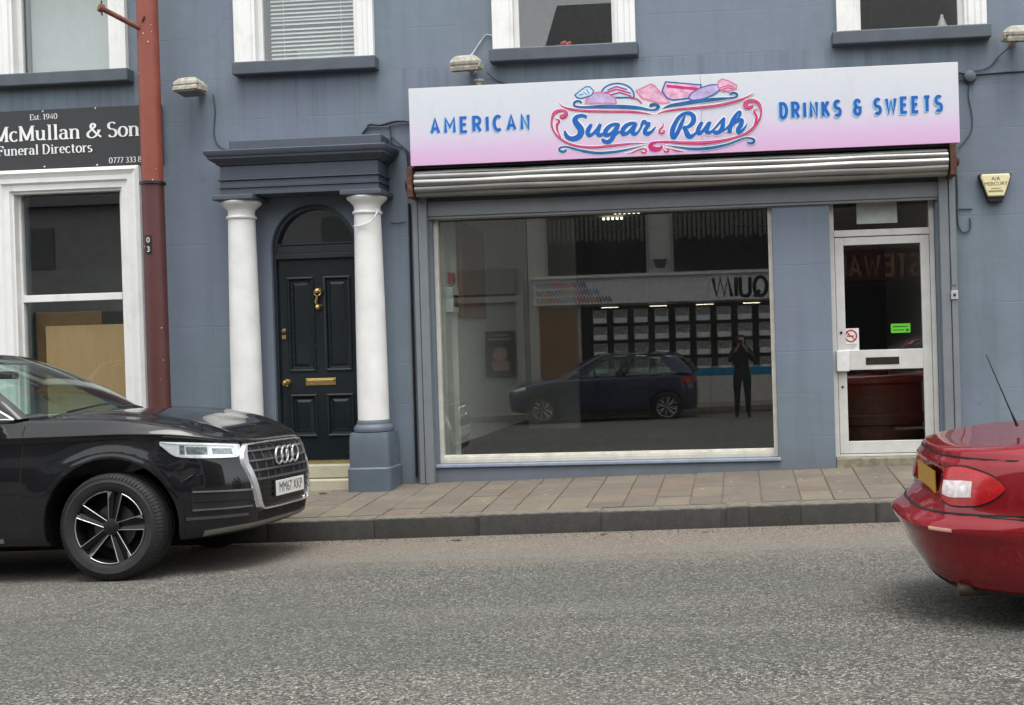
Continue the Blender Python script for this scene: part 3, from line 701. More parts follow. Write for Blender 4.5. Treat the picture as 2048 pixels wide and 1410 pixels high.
SANS = {
 'A': (.50, [[(0,0),(.25,1),(.5,0)], [(.1,.3),(.4,.3)]]), 'M': (.62, [[(0,0),(0,1),(.31,.38),(.62,1),(.62,0)]]),
 'E': (.40, [[(.40,1),(0,1),(0,0),(.40,0)], [(0,.52),(.34,.52)]]), 'R': (.46, [[(0,0),(0,1)]+arc(.2,.74,.24,.26,90,-90)+[(0,.48)], [(.2,.48),(.46,0)]]),
 'I': (.0, [[(0,0),(0,1)]]), 'C': (.46, [arc(.26,.5,.26,.5,50,310,16)]), 'N': (.46, [[(0,0),(0,1),(.46,0),(.46,1)]]),
 'D': (.46, [[(0,0),(0,1),(.15,1)]+arc(.16,.5,.30,.5,85,-85)+[(.15,0),(0,0)]]), 'K': (.46, [[(0,0),(0,1)], [(.44,1),(.03,.46)], [(.14,.58),(.46,0)]]),
 'S': (.42, [arc(.21,.74,.20,.26,40,270,12)+arc(.21,.25,.21,.25,88,-140,12)]), '&': (.46, [[(.40,.82)]+arc(.22,.77,.18,.23,30,250,10)+[(.2,.52)]+arc(.22,.27,.22,.27,110,340,10)+[(.44,.46),(.24,.46)]]),
 'W': (.70, [[(0,1),(.17,0),(.35,.85),(.53,0),(.70,1)]]), 'T': (.42, [[(0,1),(.42,1)], [(.21,1),(.21,0)]]), ' ': (.16, []),
 'Q': (.66, [arc(.33,.5,.33,.5,0,360,28), [(.36,.30),(.66,-.05)]]), 'U': (.52, [[(0,1),(0,.3)]+arc(.26,.28,.26,.28,180,360,12)+[(.52,1)]]),
}
def set_sans(ink, text, u, v, h, weight=.2, track=.30, width=None, slant=0):
    tot = sum(SANS[c][0] + track for c in text) - track; sc = h; sx = (width/tot) if width else h
    for ch in text:
        w, st = SANS[ch]
        for q in st: ink.ribbon([(u + (p[0]+slant*p[1])*sx, v + p[1]*sc) for p in q], weight*h)
        u += (w+track)*sx
    return u
# high-contrast serif letters drawn with a broad nib: thick verticals, thin horizontals
def _sf(x, y, w=.22): return [(x-w/2, y), (x+w/2, y)]
SERIF = {
 'M': (.98, [[(.14,0),(.14,.98)], [(.14,.98),(.48,.06)], [(.48,.06),(.82,.98)], [(.82,.98),(.82,0)], _sf(.14,.02), _sf(.82,.02,.26), _sf(.10,.98,.16), _sf(.88,.98,.16)]),
 'c': (.56, [arc(.30,.33,.22,.33,45,320,14)]), 'u': (.68, [[(.14,.66),(.14,.24),(.17,.09),(.27,.03),(.38,.06),(.5,.2)], [(.5,.66),(.5,0)], _sf(.08,.65,.14), _sf(.45,.65,.12), _sf(.56,.02,.14)]),
 'l': (.36, [[(.18,0),(.18,1.02)], _sf(.18,.02,.26), _sf(.12,1.0,.14)]), 'a': (.60, [arc(.26,.46,.17,.19,160,0,8)+[(.43,.1),(.5,.02),(.57,.04)], [(.43,.40)]+arc(.26,.2,.18,.19,90,330,10)]),
 'n': (.70, [[(.14,0),(.14,.66)], [(.14,.45)]+arc(.33,.46,.18,.19,165,0,8)+[(.51,0)], _sf(.14,.02,.24), _sf(.51,.02,.24), _sf(.08,.65,.14)]),
 '&': (.92, [[tuple(q) for q in smooth_pts([(.88,.03),(.62,.26),(.34,.62),(.29,.80),(.40,.96),(.53,.86),(.49,.70),(.30,.52),(.12,.32),(.12,.12),(.30,.0),(.52,.08),(.70,.30),(.76,.48)], 4)], _sf(.76,.49,.22)]),
 'S': (.62, [arc(.31,.75,.21,.23,35,250,12)+arc(.31,.26,.23,.26,75,-150,12)]), 'o': (.62, [arc(.31,.33,.23,.33,0,360,24)]),
 'F': (.62, [[(.16,0),(.16,.98)], [(.05,.98),(.55,.98)], [(.16,.52),(.42,.52)], [(.55,.98),(.56,.80)], [(.42,.62),(.42,.42)], _sf(.16,.02,.28)]),
 'e': (.56, [[(.10,.36),(.48,.36)]+arc(.29,.34,.20,.31,5,315,16)]), 'r': (.50, [[(.15,0),(.15,.66)], [(.15,.42)]+arc(.33,.44,.17,.20,160,50,6), _sf(.15,.02,.26), _sf(.09,.65,.14)]),
 'D': (.82, [[(.16,0),(.16,.98)], [(.05,.98),(.32,.98)]+arc(.32,.49,.36,.49,88,-88,14)+[(.32,.01),(.05,.01)]]), 'i': (.34, [[(.17,0),(.17,.66)], _sf(.17,.02,.26), _sf(.11,.65,.14), [(.17,.80),(.17,.92)]]),
 't': (.44, [[(.18,.86),(.18,.16)]+arc(.30,.15,.12,.15,180,300,5), [(.05,.65),(.38,.65)]]), 's': (.48, [arc(.24,.49,.15,.16,40,250,8)+arc(.24,.17,.17,.17,75,-150,8)]),
 'E': (.66, [[(.16,0),(.16,.98)], [(.05,.98),(.56,.98)], [(.16,.52),(.42,.52)], [(.05,.01),(.58,.01)], [(.56,.98),(.57,.80)], [(.58,.01),(.60,.2)]]),
 '.': (.28, [[(.12,.02),(.12,.12)]]), '1': (.42, [[(.2,0),(.2,.98)], _sf(.2,.02,.28), [(.2,.98),(.06,.86)]]), '9': (.60, [arc(.3,.68,.21,.30,0,360,16), [(.51,.68),(.46,.25),(.28,.02),(.14,.1)]]),
 '4': (.62, [[(.42,0),(.42,.98),(.06,.30),(.58,.30)]]), '0': (.62, [arc(.31,.49,.23,.49,0,360,20)]), '7': (.56, [[(.06,.94),(.52,.94),(.22,0)]]),
 '3': (.56, [arc(.26,.73,.19,.24,140,-90,10)+arc(.26,.25,.22,.25,90,-140,10)]), '8': (.58, [arc(.29,.74,.18,.23,0,360,14), arc(.29,.26,.22,.26,0,360,14)]), ' ': (.30, []),
}
def set_serif(ink, text, u, v, h, width=None, a=.155, b=.06):
    tot = sum(SERIF[c][0] for c in text); sx = width/tot if width else h
    for ch in text:
        w, st = SERIF[ch]
        for q in st:
            P = np.array([(u+p[0]*sx, v+p[1]*h) for p in q]); d = np.gradient(P, axis=0) if len(P) > 1 else P*0
            d = d/(np.linalg.norm(d, axis=1, keepdims=True)+1e-12); W = np.sqrt((a*d[:, 1])**2 + (b*d[:, 0])**2)*h
            ink.ribbon(P, W)
        u += w*sx
    return u
def text_mb(body, size, align='CENTER'):
    cu = bpy.data.curves.new('t', 'FONT'); cu.body = body; cu.size = size; cu.align_x = align; cu.resolution_u = 3
    ob = bpy.data.objects.new('t', cu); COL.objects.link(ob); dg = bpy.context.evaluated_depsgraph_get()
    me = ob.evaluated_get(dg).to_mesh(); m = MB(); m.v = [tuple(v.co) for v in me.vertices]; m.f = [tuple(p.vertices) for p in me.polygons]
    ob.evaluated_get(dg).to_mesh_clear(); bpy.data.objects.remove(ob); bpy.data.curves.remove(cu); return m
def text_on(body, size, fn, align='CENTER'):
    m = text_mb(body, size, align); m.v = [fn(x, y) for x, y, z in m.v]; return m

# ---------------------------------------------------------------- the pink sweet shop sign
SY = -.30; SX0, SX1, SZ0, SZ1 = -3.124, 2.094, 3.062, 3.812; SJ = -.303
sign = thing('shop_sign', 'long pale pink shop sign reading American Sugar Rush Drinks and Sweets', 'sign', (-.515, -.15, SZ0))
so = Vector(sign.location)
def m_signface():
    n = NT('printed_sign_face'); z = n.sep('Z')
    c = n.ramp(n.math('DIVIDE', z, .75), [(.0, (.66,.40,.63)), (.16, (.66,.46,.66)), (.40, (.64,.60,.71)), (.65, (.61,.64,.69)), (1, (.65,.67,.70))])
    c = n.mix(n.ramp(n.noise(3, 5, .6, n.mapped((2, 2, .6))), [(.5, (0,0,0)), (.75, (.25,.25,.25))]), c, (.50,.48,.50))
    n.set(Base_Color=c, Roughness=.34); return n.m
M['signface'] = m_signface()
for a, b, dy in ((SX0, SJ, 0), (SJ+.002, SX1, .003)):
    bx_ = MB().box(a-so.x, b-so.x, SY-so.y+dy, SY-so.y+.03, 0, SZ1-SZ0)
    mk('sign_panel', bx_, M['signface'], sign, bevel=.003)
mk('sign_box', MB().box(SX0-so.x+.01, SX1-so.x-.01, SY-so.y+.031, -so.y-.001, .01, SZ1-SZ0-.008), simple('sign_carcass', (.16,.16,.17), .6), sign)
sp = lambda u, v, h: (u-so.x, SY-so.y-h, v-so.z)
blue = simple('sign_blue', (.006,.115,.44), .35, var=.12, vscale=12); lblue = simple('sign_pale_blue', (.27,.52,.72), .4)
pink = simple('sign_magenta', (.55,.02,.16), .35, var=.2, vscale=9); rose = simple('sign_rose', (.62,.20,.30), .4, var=.25, vscale=22)
navy = simple('sign_navy', (.018,.115,.31), .35, var=.3, vscale=14); lilac = simple('sign_lilac', (.50,.40,.66), .4, var=.25, vscale=16)
pblue = simple('sign_sky', (.50,.66,.78), .4, var=.15, vscale=22); ppink = simple('sign_candy_pink', (.72,.40,.55), .4, var=.3, vscale=18)
halo = simple('sign_white_halo', (.80,.81,.83), .4, var=.03)
for (txt, u, v, h, w) in (('AMERICAN', -2.905, 3.372, .134, .945), ('DRINKS & SWEETS', .447, 3.366, .134, 1.485)):
    tr_ = .50; tot = sum(SANS[c][0]+tr_ for c in txt)-tr_; sx_ = w/tot
    for word in txt.split(' '):
        ww = sum(SANS[c][0]+tr_ for c in word)-tr_
        i1 = Ink(sp, .0010); set_sans(i1, word, u-.010, v-.009, h, .25, tr_, ww*sx_); mk('letter_shadow', i1.m, lblue, sign, fix=False)
        i2 = Ink(sp, .0020); set_sans(i2, word, u, v, h, .22, tr_, ww*sx_); mk('lettering', i2.m, blue, sign, fix=False)
        u += (ww + tr_ + SANS[' '][0] + tr_)*sx_
def A_(u, v): return L_(1095+u/8.295, 150+v/8.295)
def B_(u, v): return L_(1310+u/8.295, 150+v/8.295)
def L_(px, py): return (-6.94643 + .00475715*px - .000141176*py, 4.82421 - .00021837*px - .00474118*py)
SCW = .00474/8.295
def strokes(lst, inks, grow=0.0, k_=1.12):
    for T, pts in lst:
        S = smooth_pts([(*T(p[0], p[1]), p[2]*SCW*k_) for p in pts]); W = S[:, 2]+grow
        for k in inks: k.ribbon(S[:, :2], W)
script = [
 (A_, [(655,700,42),(600,676,44),(540,676,46),(480,700,58),(455,750,72),(490,815,84),(545,885,92),(560,950,92),(530,1015,84),(470,1052,76),(400,1060,66),(335,1035,58),(300,985,48),(285,930,26)]),
 (A_, [(735,815,42),(690,890,60),(668,960,62),(700,1000,56),(760,975,40),(830,890,34),(880,815,42)]), (A_, [(885,812,44),(845,905,62),(835,970,60),(880,1000,52),(930,975,34),(985,930,18)]),
 (A_, [(1185,815,34),(1110,818,40),(1030,855,52),(970,930,62),(970,990,60),(1030,990,46),(1100,930,36),(1185,815,36)]), (A_, [(1192,808,44),(1145,920,58),(1090,1040,58),(1030,1105,58),(965,1110,54),(925,1080,44),(925,1060,30)]),
 (A_, [(1110,1010,20),(1180,960,26),(1260,920,24)]),
 (A_, [(1475,800,34),(1400,800,40),(1310,840,54),(1255,920,62),(1265,978,58),(1330,965,44),(1400,895,36),(1475,800,36)]), (A_, [(1482,798,44),(1435,890,58),(1420,955,58),(1460,978,48),(1520,935,28),(1570,850,24)]),
 (A_, [(1560,860,24),(1590,790,44),(1620,775,52),(1650,800,44),(1715,805,40)]), (A_, [(1705,812,42),(1640,890,52),(1625,950,58),(1670,975,54),(1735,940,36),(1780,890,24),(1805,860,10)]),
 (B_, [(480,850,14),(540,862,36),(600,828,52),(645,765,66),(645,690,66),(590,637,52),(500,640,46),(410,700,50),(340,810,58),(298,925,68),(300,1010,66),(330,1035,52),(380,960,52),(430,850,54),(475,745,40),(510,680,16)]),
 (B_, [(470,865,22),(520,920,60),(555,1000,74),(600,1020,62),(660,985,38),(715,930,22)]),
 (B_, [(790,780,42),(740,865,56),(718,940,56),(755,965,50),(820,900,34),(900,785,38)]), (B_, [(925,775,42),(880,865,56),(862,935,56),(905,955,48),(960,925,26)]),
 (B_, [(930,945,22),(1010,870,24),(1090,775,28),(1145,725,36),(1135,790,52),(1125,860,60),(1080,935,56),(1010,958,50),(975,925,36)]),
 (B_, [(1090,945,22),(1170,900,22),(1240,830,24)]), (B_, [(1240,950,58),(1255,850,58),(1315,710,50),(1385,620,38),(1420,615,28),(1415,660,26),(1360,735,24),(1280,790,20)]),
 (B_, [(1265,860,24),(1330,790,36),(1400,750,50),(1445,755,50),(1425,830,58),(1380,900,58),(1390,948,52),(1450,920,34),(1500,860,22),(1528,810,8)]),
]
pk = [
 (A_, [(190,470,3),(270,530,16),(400,570,26),(650,598,26),(1000,605,26),(1400,610,26),(1650,638,14),(1770,662,2)]),
 (A_, [(200,690,36),(265,690,58),(312,650,44),(290,600,28),(200,590,34),(115,630,42),(75,710,28),(65,830,22),(110,950,20),(200,1050,24),(350,1140,24),(550,1190,26),(800,1202,26),(1100,1172,26),(1400,1140,18),(1670,1132,3)]),
 (A_, [(115,720,5),(195,762,20),(155,830,26),(165,920,20),(220,1040,8)]),
 (A_, [(1555,1262,14),(1590,1292,20),(1645,1278,18),(1650,1240,16),(1600,1222,16),(1500,1250,18),(1400,1292,12),(1285,1308,3)]),
 (A_, [(1895,1165,16),(1900,1200,34),(1840,1228,48),(1760,1222,62),(1715,1180,52),(1745,1135,36),(1830,1112,22)]),
 (B_, [(40,1112,20),(200,1108,26),(500,1125,34),(800,1125,38),(1100,1090,30),(1350,1030,24),(1500,972,28),(1620,885,30),(1715,765,24),(1757,640,22),(1735,510,36),(1670,440,36),(1570,430,40),(1500,475,50),(1520,535,44),(1590,535,34),(1625,500,22)]),
 (B_, [(1705,560,6),(1640,600,18),(1682,690,26),(1660,800,20),(1600,910,8)]), (B_, [(20,660,2),(150,610,16),(400,570,26),(750,540,28),(1100,495,28),(1400,418,26),(1540,360,14),(1645,295,3)]),
 (B_, [(145,1235,12),(180,1275,18),(235,1262,16),(225,1225,14),(180,1225,10)]), (B_, [(240,1220,5),(370,1258,18),(525,1278,3)]),
 (B_, [(148,795,6),(140,850,16),(90,905,20),(80,945,22),(120,968,22),(165,945,18),(160,920,12),(135,925,8)]),
]
bl = [
 (A_, [(565,465,24),(540,435,26),(480,435,26),(440,470,26),(460,515,22),(600,535,26),(900,525,42),(1300,530,46),(1550,550,36),(1720,580,20),(1810,570,30),(1850,525,36),(1800,490,36),(1730,500,38),(1715,530,22)]),
 (A_, [(315,1245,24),(270,1275,30),(205,1262,28),(195,1222,22),(250,1195,18),(330,1195,18),(450,1230,24),(650,1275,30),(850,1296,32),(1100,1280,30),(1350,1235,20),(1620,1165,3)]),
 (B_, [(130,562,3),(250,512,32),(450,478,42),(750,430,46),(1050,400,36),(1250,385,22),(1345,365,24),(1365,325,26),(1310,298,28),(1245,320,26)]),
 (B_, [(180,1165,3),(400,1198,18),(650,1225,32),(900,1210,34),(1200,1150,26),(1450,1055,18),(1560,1040,20),(1640,1070,26),(1635,1115,28),(1570,1128,28),(1525,1105,16)]),
]
ih = Ink(sp, .0004, .00001, .00001); strokes(script, [ih], .030); strokes(pk + bl, [ih], .022); mk('logo_halo', ih.m, halo, sign, fix=False)
# pictured sweets above the scroll
def blob(T, cx, cy, rx, ry, a0, a1, rot=0, n=26):
    c, s = math.cos(R_(rot)), math.sin(R_(rot)); q = []
    for k in range(n+1):
        a = R_(a0+(a1-a0)*k/n); x, y = rx*math.cos(a), -ry*math.sin(a); q.append(T(cx + x*c - y*s, cy + x*s + y*c))
    return q
cards = [('round_sweet', pblue, navy, blob(A_, 1165, 345, 280, 205, -8, 188), 15), ('card_sweet', ppink, rose, [A_(*p) for p in ((1480,262),(1725,150),(1775,172),(2040,460),(1880,470),(1580,385))], 15),
         ('cup_sweet', ppink, navy, [B_(*p) for p in ((185,115),(772,165),(745,250),(600,385),(300,415),(210,380),(128,270))], 13), ('wrapped_sweet', lilac, rose, blob(A_, 890, 470, 255, 185, 0, 180), 15),
         ('wrapper_end', pblue, navy, [A_(*p) for p in ((458,330),(555,250),(635,195),(705,195),(772,262),(735,335),(560,388),(490,372))], 10),
         ('long_sweet', lilac, navy, blob(B_, 830, 290, 275, 92, 0, 360, -20), 11), ('heart_sweet', ppink, rose, [B_(*p) for p in ((1042,190),(1058,110),(1115,70),(1220,100),(1350,168),(1352,215),(1240,272),(1115,258))], 13)]
h = .0016
for nm, fill, edge, poly, w in cards:
    i1 = Ink(sp, h); i1.poly(poly); mk('sweet_picture', i1.m, fill, sign, fix=False)
    i2 = Ink(sp, h+.00012); i2.ribbon(poly, w*SCW*1.9, close=True); mk('sweet_outline', i2.m, edge, sign, fix=False); h += .00025
ix = Ink(sp, h)
ix.poly([B_(*p) for p in ((195,160),(728,212),(715,258),(205,205))])
for q in ([(1080,220),(1200,180),(1310,205)], [(1110,245),(1200,215),(1300,230)]): ix.ribbon([B_(*p) for p in q], 14*SCW)
for q in ([(1000,250),(1150,190),(1330,240)], [(960,300),(1150,235),(1390,300)], [(1050,330),(1200,290),(1400,350)], [(1380,380),(1500,400),(1575,470)]): ix.ribbon([A_(*p) for p in q], 22*SCW)
mk('sweet_stripes', ix.m, pink, sign, fix=False)
iw = Ink(sp, h+.0003)
for q in ([(520,330),(600,320)], [(600,280),(660,330)], [(650,240),(700,310)]): iw.ribbon([A_(*p) for p in q], 12*SCW)
mk('wrapper_folds', iw.m, navy, sign, fix=False)
ib = Ink(sp, h+.0004); strokes(bl, [ib], .001, 1.45); mk('blue_scroll', ib.m, navy, sign, fix=False)
ip = Ink(sp, h+.0012); strokes(pk, [ip], .001, 1.45); mk('pink_scroll', ip.m, pink, sign, fix=False)
il = Ink(sp, h+.0034)
for T, pts in pk:
    if len(pts) > 7:
        S = smooth_pts([(*T(p[0], p[1]), p[2]*SCW*.26) for p in pts]); il.h += .00003; il.ribbon(S[:, :2], S[:, 2])
mk('rose_highlight', il.m, rose, sign, fix=False)
for part_ in (script[:10], script[10:]):
    it = Ink(sp, h+.0016); strokes(part_, [it], .003, 1.15); mk('script_lettering', it.m, blue, sign, fix=False)

# ---------------------------------------------------------------- black funeral directors' sign
fs = thing('funeral_sign', 'black funeral directors sign with white serif lettering above the left window', 'sign', (-7.0, -.03, 3.242))
fo = Vector(fs.location)
mk('sign_panel', MB().box(-8.6-fo.x, -5.76-fo.x, -.012, .028, 0, .60), simple('charcoal_panel', lin(44, 46, 48), .45, var=.05), fs, bevel=.003)
fp_ = lambda u, v, h: (u-fo.x, -.012-h, v-fo.z)
fwhite = simple('sign_white', (.80,.80,.79), .5)
K = .0051  # metres per photo pixel on this sign
ifs = Ink(fp_); set_serif(ifs, 'McMullan & Son', -7.545, 3.532, .150, 1.575, .19, .06); mk('lettering', ifs.m, fwhite, fs, fix=False)
ifs = Ink(fp_); set_serif(ifs, 'Funeral Directors', -7.50, 3.390, .098, 1.02, .18, .06); mk('lettering', ifs.m, fwhite, fs, fix=False)
ifs = Ink(fp_); set_serif(ifs, 'Est. 1940', -7.143, 3.742, .056, .30); mk('lettering', ifs.m, fwhite, fs, fix=False)
ifs = Ink(fp_); set_serif(ifs, '0777 333 88', -6.315, 3.268, .056, .385); mk('lettering', ifs.m, fwhite, fs, fix=False)
sc = MB()
for sx_, sz_ in ((-7.0, 3.825), (-6.44, 3.83), (-7.0, 3.262), (-6.44, 3.256)):
    sc = MB(); sc.lathe([(0,-.018), (.007,-.016), (.009,-.012)], (sx_-fo.x, 0, sz_-fo.z), 'Y', 10); mk('fixing_screw', sc, M['upvc'], fs)

# ---------------------------------------------------------------- rolled-up shutter
sh = thing('roller_shutter', 'dirty galvanised roller shutter rolled up under the pink sign', 'shutter', (-.55, -.15, 2.745))
ho = Vector(sh.location); CY, CZ, RR = -.172, 2.905, .120
nsl_ = 6
for k in range(nsl_):
    a0 = R_(100 + k*200/nsl_); a1 = R_(100 + (k+1)*200/nsl_)     # angle in YZ from +Z... bulging toward -Y
    m = MB(); prof = []
    for q in range(7):
        t = q/6; a = a0 + (a1-a0)*(.04+.92*t); r = RR + .016*math.sin(math.pi*t)
        prof.append((CY + r*math.cos(a), CZ + r*math.sin(a)))
    prof = [(CY + (RR-.012)*math.cos(a0+.01), CZ + (RR-.012)*math.sin(a0+.01))] + prof + [(CY + (RR-.012)*math.cos(a1-.01), CZ + (RR-.012)*math.sin(a1-.01))]
    n = len(prof); X0, X1 = -3.10-ho.x, 1.985-ho.x; NX = 24
    vs = [(X0+(X1-X0)*i/NX, y_-ho.y + .0025*math.sin(i*1.7+k), z_-ho.z + .003*math.sin(i*.9+k*1.3)) for i in range(NX+1) for y_, z_ in prof]
    m.add(vs, [(i*n+j, i*n+j+1, (i+1)*n+j+1, (i+1)*n+j) for i in range(NX) for j in range(n-1)] + [tuple(range(n)), tuple(range((NX+1)*n-1, NX*n-1, -1))])
    mk('slat', m, M['galv'], sh, smooth=45)
mk('barrel', MB().lathe([(.102, -3.14-ho.x), (.102, 2.03-ho.x)], (0, CY-ho.y, CZ-ho.z), 'X', 24), M['blackgap'], sh)
for xa, xb in ((-3.165, -3.115), (2.0, 2.055)):
    mk('end_bracket', MB().box(xa-ho.x, xb-ho.x, -.315-ho.y, -.005-ho.y, 2.76-ho.z, 3.055-ho.z).lathe([(0, 0), (.05, 0), (.05, .03), (.03, .05), (0, .05)], (xb-ho.x if xa > 0 else xa-.05-ho.x, CY-ho.y, CZ-ho.z), 'X', 14), M['rust'], sh, bevel=.008)
mk('soffit', MB().box(-3.11-ho.x, 1.995-ho.x, -.27-ho.y, -.004-ho.y, 3.040-ho.z, 3.058-ho.z), M['blackgap'], sh)
for nm, (xa, xb) in (('l', (-3.19, -3.045)), ('r', (1.925, 2.075))):
    zb = pav_z(xa, -.05)+.002
    gd = MB()
    mid = xa+.055 if nm == 'l' else xb-.06
    gd.box(xa-ho.x, mid-.004-ho.x, -.075-ho.y, -.002-ho.y, zb-ho.z, 2.80-ho.z); gd.box(mid+.004-ho.x, xb-ho.x, -.085-ho.y, -.002-ho.y, zb-ho.z, 2.80-ho.z); gd.box(mid-.004-ho.x, mid+.004-ho.x, -.06-ho.y, -.003-ho.y, zb-ho.z, 2.80-ho.z)
    mk('guide_rail', gd, M['greymetal'], sh, bevel=.004)
ks = thing('key_switch', 'small steel shutter key switch on the right guide rail', 'switch', (2.043, -.085, 1.65))
mk('switch_plate', MB().box(-.032, .032, -.012, -.001, -.035, .045), simple('steel_plate', (.62,.63,.64), .35, .5), ks, bevel=.003)
mk('keyhole', MB().lathe([(0, -.02), (.012, -.02), (.014, -.012)], (0, 0, .005), 'Y', 14), M['black'], ks)
mk('cover_plate', MB().box(-.022, .022, -.008, -.001, .10, .27), M['greymetal'], ks, bevel=.004)

# ---------------------------------------------------------------- floodlights
def flood(label, loc, rz, tilt):
    t = thing('floodlight', label, 'floodlight', loc, 'floodlights along the facade', (0, 0, rz))
    cream = M.setdefault('cream', simple('dirty_cream_housing', lin(164, 160, 146), .6, var=.35, vscale=25, bump=.3))
    b = MB(); L, Wd = .135, .095
    lv = [(1.0, .0), (1.0, .035), (.93, .042), (.93, .05), (1.0, .058), (.98, .085), (.72, .125), (.5, .14)]
    vs = []; c, s = math.cos(tilt), math.sin(tilt)
    for q, z in lv:
        for sx, sy in ((-1,-1), (1,-1), (1,1), (-1,1)):
            y, zz = sy*Wd*q, z; vs.append((sx*L*q, -.20 + y*c + zz*s, -y*s + zz*c))
    b.add(vs, [(i*4+k, i*4+(k+1) % 4, (i+1)*4+(k+1) % 4, (i+1)*4+k) for i in range(len(lv)-1) for k in range(4)] + [(3,2,1,0), tuple(len(lv)*4-4+k for k in range(4))])
    mk('housing', b, cream, t, bevel=.006)
    ll = MB(); q = .86; vs = []
    for sx, sy in ((-1,-1), (1,-1), (1,1), (-1,1)):
        for z in (-.012, -.001):
            y = sy*Wd*q; vs.append((sx*L*q, -.20 + y*c + z*s, -y*s + z*c))
    ll.add(vs, [(0,2,4,6), (1,7,5,3), (0,1,3,2), (2,3,5,4), (4,5,7,6), (6,7,1,0)])
    mk('lens', ll, simple('grubby_lens', (.16,.155,.13), .3), t)
    br = MB().box(-.03, .03, -.10, -.0305, .02, .05).lathe([(.035, -.03), (.04, 0)], (0, 0, .035), 'Y', 14)
    for ya in (-.154, .136): mk('yoke', MB().box(ya, ya+.018, -.26, -.13, .01, .06), cream, t, bevel=.004)
    mk('bracket', br, cream, t, bevel=.004)
    return t
flood('dirty cream floodlight above the left end of the doorway cornice', (-5.33, -.01, 3.90), R_(-8), R_(8))
flood('dirty cream floodlight above the left end of the pink sign', (-2.55, -.01, 3.985), R_(-6), R_(-14))
flood('dirty cream floodlight at the right edge above the cables', (2.66, -.01, 4.0), R_(5), R_(-14))
mk_post = MB().lathe([(.028, 0), (.028, .06), (.045, .066), (.045, .085)], (-2.46, -.16, 3.815), 'Z', 14)
tag(mk('floodlight_stub', mk_post, M['cream']), 'short cream stub fitting between the middle floodlight and the sign', 'fitting')

# ---------------------------------------------------------------- alarm box
al = thing('alarm_box', 'cream and black burglar alarm box at the right of the shop front', 'alarm', (2.455, -.01, 2.52))
mk('back_case', MB().prism([(-.065,0),(.065,0),(.082,.04),(.155,.25),(.15,.275),(-.15,.275),(-.155,.25),(-.082,.04)], -.06, 0), M['black'], al, bevel=.012)
mk('front_cover', MB().prism([(-.075,.055),(.075,.055),(.138,.235),(.13,.268),(-.13,.268),(-.138,.235)], -.085, -.0605), simple('alarm_cream', lin(222, 214, 168), .45, var=.06), al, bevel=.012)
tx = text_on('MERCURY', .048, lambda x_, y_: (x_, -.0862, .158+y_)); tx2 = text_on('A/A', .05, lambda x_, y_: (x_, -.0862, .205+y_))
tx.v += []; b0 = len(tx.v); tx.v += tx2.v; tx.f += [tuple(i+b0 for i in f) for f in tx2.f]
mk('lettering', tx, M['black'], al, fix=False)
mk('small_print', MB().box(-.07, .065, -.0863, -.0857, .095, .112).box(-.045, .045, -.0863, -.0857, .125, .133), simple('alarm_print', lin(150, 140, 90), .5), al)

# ---------------------------------------------------------------- cables and little fittings on the wall
def cable(label, pts, r=.007, mat=None, sm=True):
    P = smooth_pts(pts, 6) if sm else pts
    return tag(mk('cable', MB().tube([tuple(p) for p in P], r, 6), mat or M['cable'], smooth=60), label, 'cable')
cable('thin grey cable dropping from the left floodlight to the doorway cornice', [(-5.21,-.02,3.92),(-5.20,-.012,3.75),(-5.22,-.012,3.55),(-5.19,-.012,3.42),(-5.10,-.012,3.36),(-4.97,-.02,3.35)], .006)
cable('pale cable curving from the window to the middle floodlight', [(-2.345,-.015,4.36),(-2.41,-.015,4.37),(-2.47,-.02,4.30),(-2.54,-.03,4.20),(-2.58,-.1,4.12)], .006, M['whitecable'])
cable('dark cable from the middle floodlight down to the sign top', [(-2.40,-.05,3.99),(-2.33,-.012,3.93),(-2.20,-.012,3.87),(-2.05,-.02,3.82)], .005)
cable('bundle of grey cables beside the doorway cornice', [(-3.72,-.02,3.42),(-3.66,-.02,3.47),(-3.61,-.02,3.54),(-3.50,-.02,3.53),(-3.35,-.02,3.56),(-3.22,-.02,3.55),(-3.16,-.02,3.50),(-3.155,-.02,3.0)], .011)
cable('second grey cable above the doorway cornice', [(-3.70,-.03,3.43),(-3.62,-.03,3.515),(-3.45,-.03,3.505),(-3.30,-.03,3.535),(-3.20,-.03,3.53)], .007)
cable('grey cable hanging behind the doorway cornice', [(-3.41,-.02,3.54),(-3.40,-.02,3.44),(-3.385,-.02,3.34),(-3.25,-.02,3.28),(-3.215,-.02,3.18),(-3.215,-.02,2.98),(-3.24,-.02,2.80)], .008)
cable('grey cable looping down beside the shutter bracket', [(-3.40,-.02,3.42),(-3.34,-.02,3.36),(-3.25,-.02,3.26),(-3.235,-.02,3.05),(-3.26,-.02,2.87)], .007)
cable('pale cable tied round the right column', [(-3.46,-.30,2.66),(-3.475,-.335,2.60),(-3.52,-.345,2.54),(-3.60,-.348,2.505),(-3.70,-.325,2.50)], .007, M['upvc'])
cable('short dark cable stub right of the right column', [(-3.43,-.02,2.56),(-3.36,-.015,2.55),(-3.28,-.015,2.56)], .006)
cable('dark drain cable running down the wall beside the left guide rail', [(-3.235,-.02,2.74),(-3.238,-.02,1.5),(-3.24,-.02,.02)], .014, M['black'], False)
jb = tag(mk('junction_box', MB().lathe([(0,-.05), (.045,-.048), (.055,-.04), (.055,0)], (2.255, -.002, 3.735), 'Y', 20), M['trim2'], smooth=40), 'round grey junction box on cables right of the sign', 'junction box')
cable('black cable running right from the sign end', [(2.10,-.02,3.78),(2.18,-.02,3.765),(2.30,-.02,3.745),(2.5,-.02,3.75),(2.75,-.02,3.755),(3.6,-.02,3.75)], .009, M['black'])
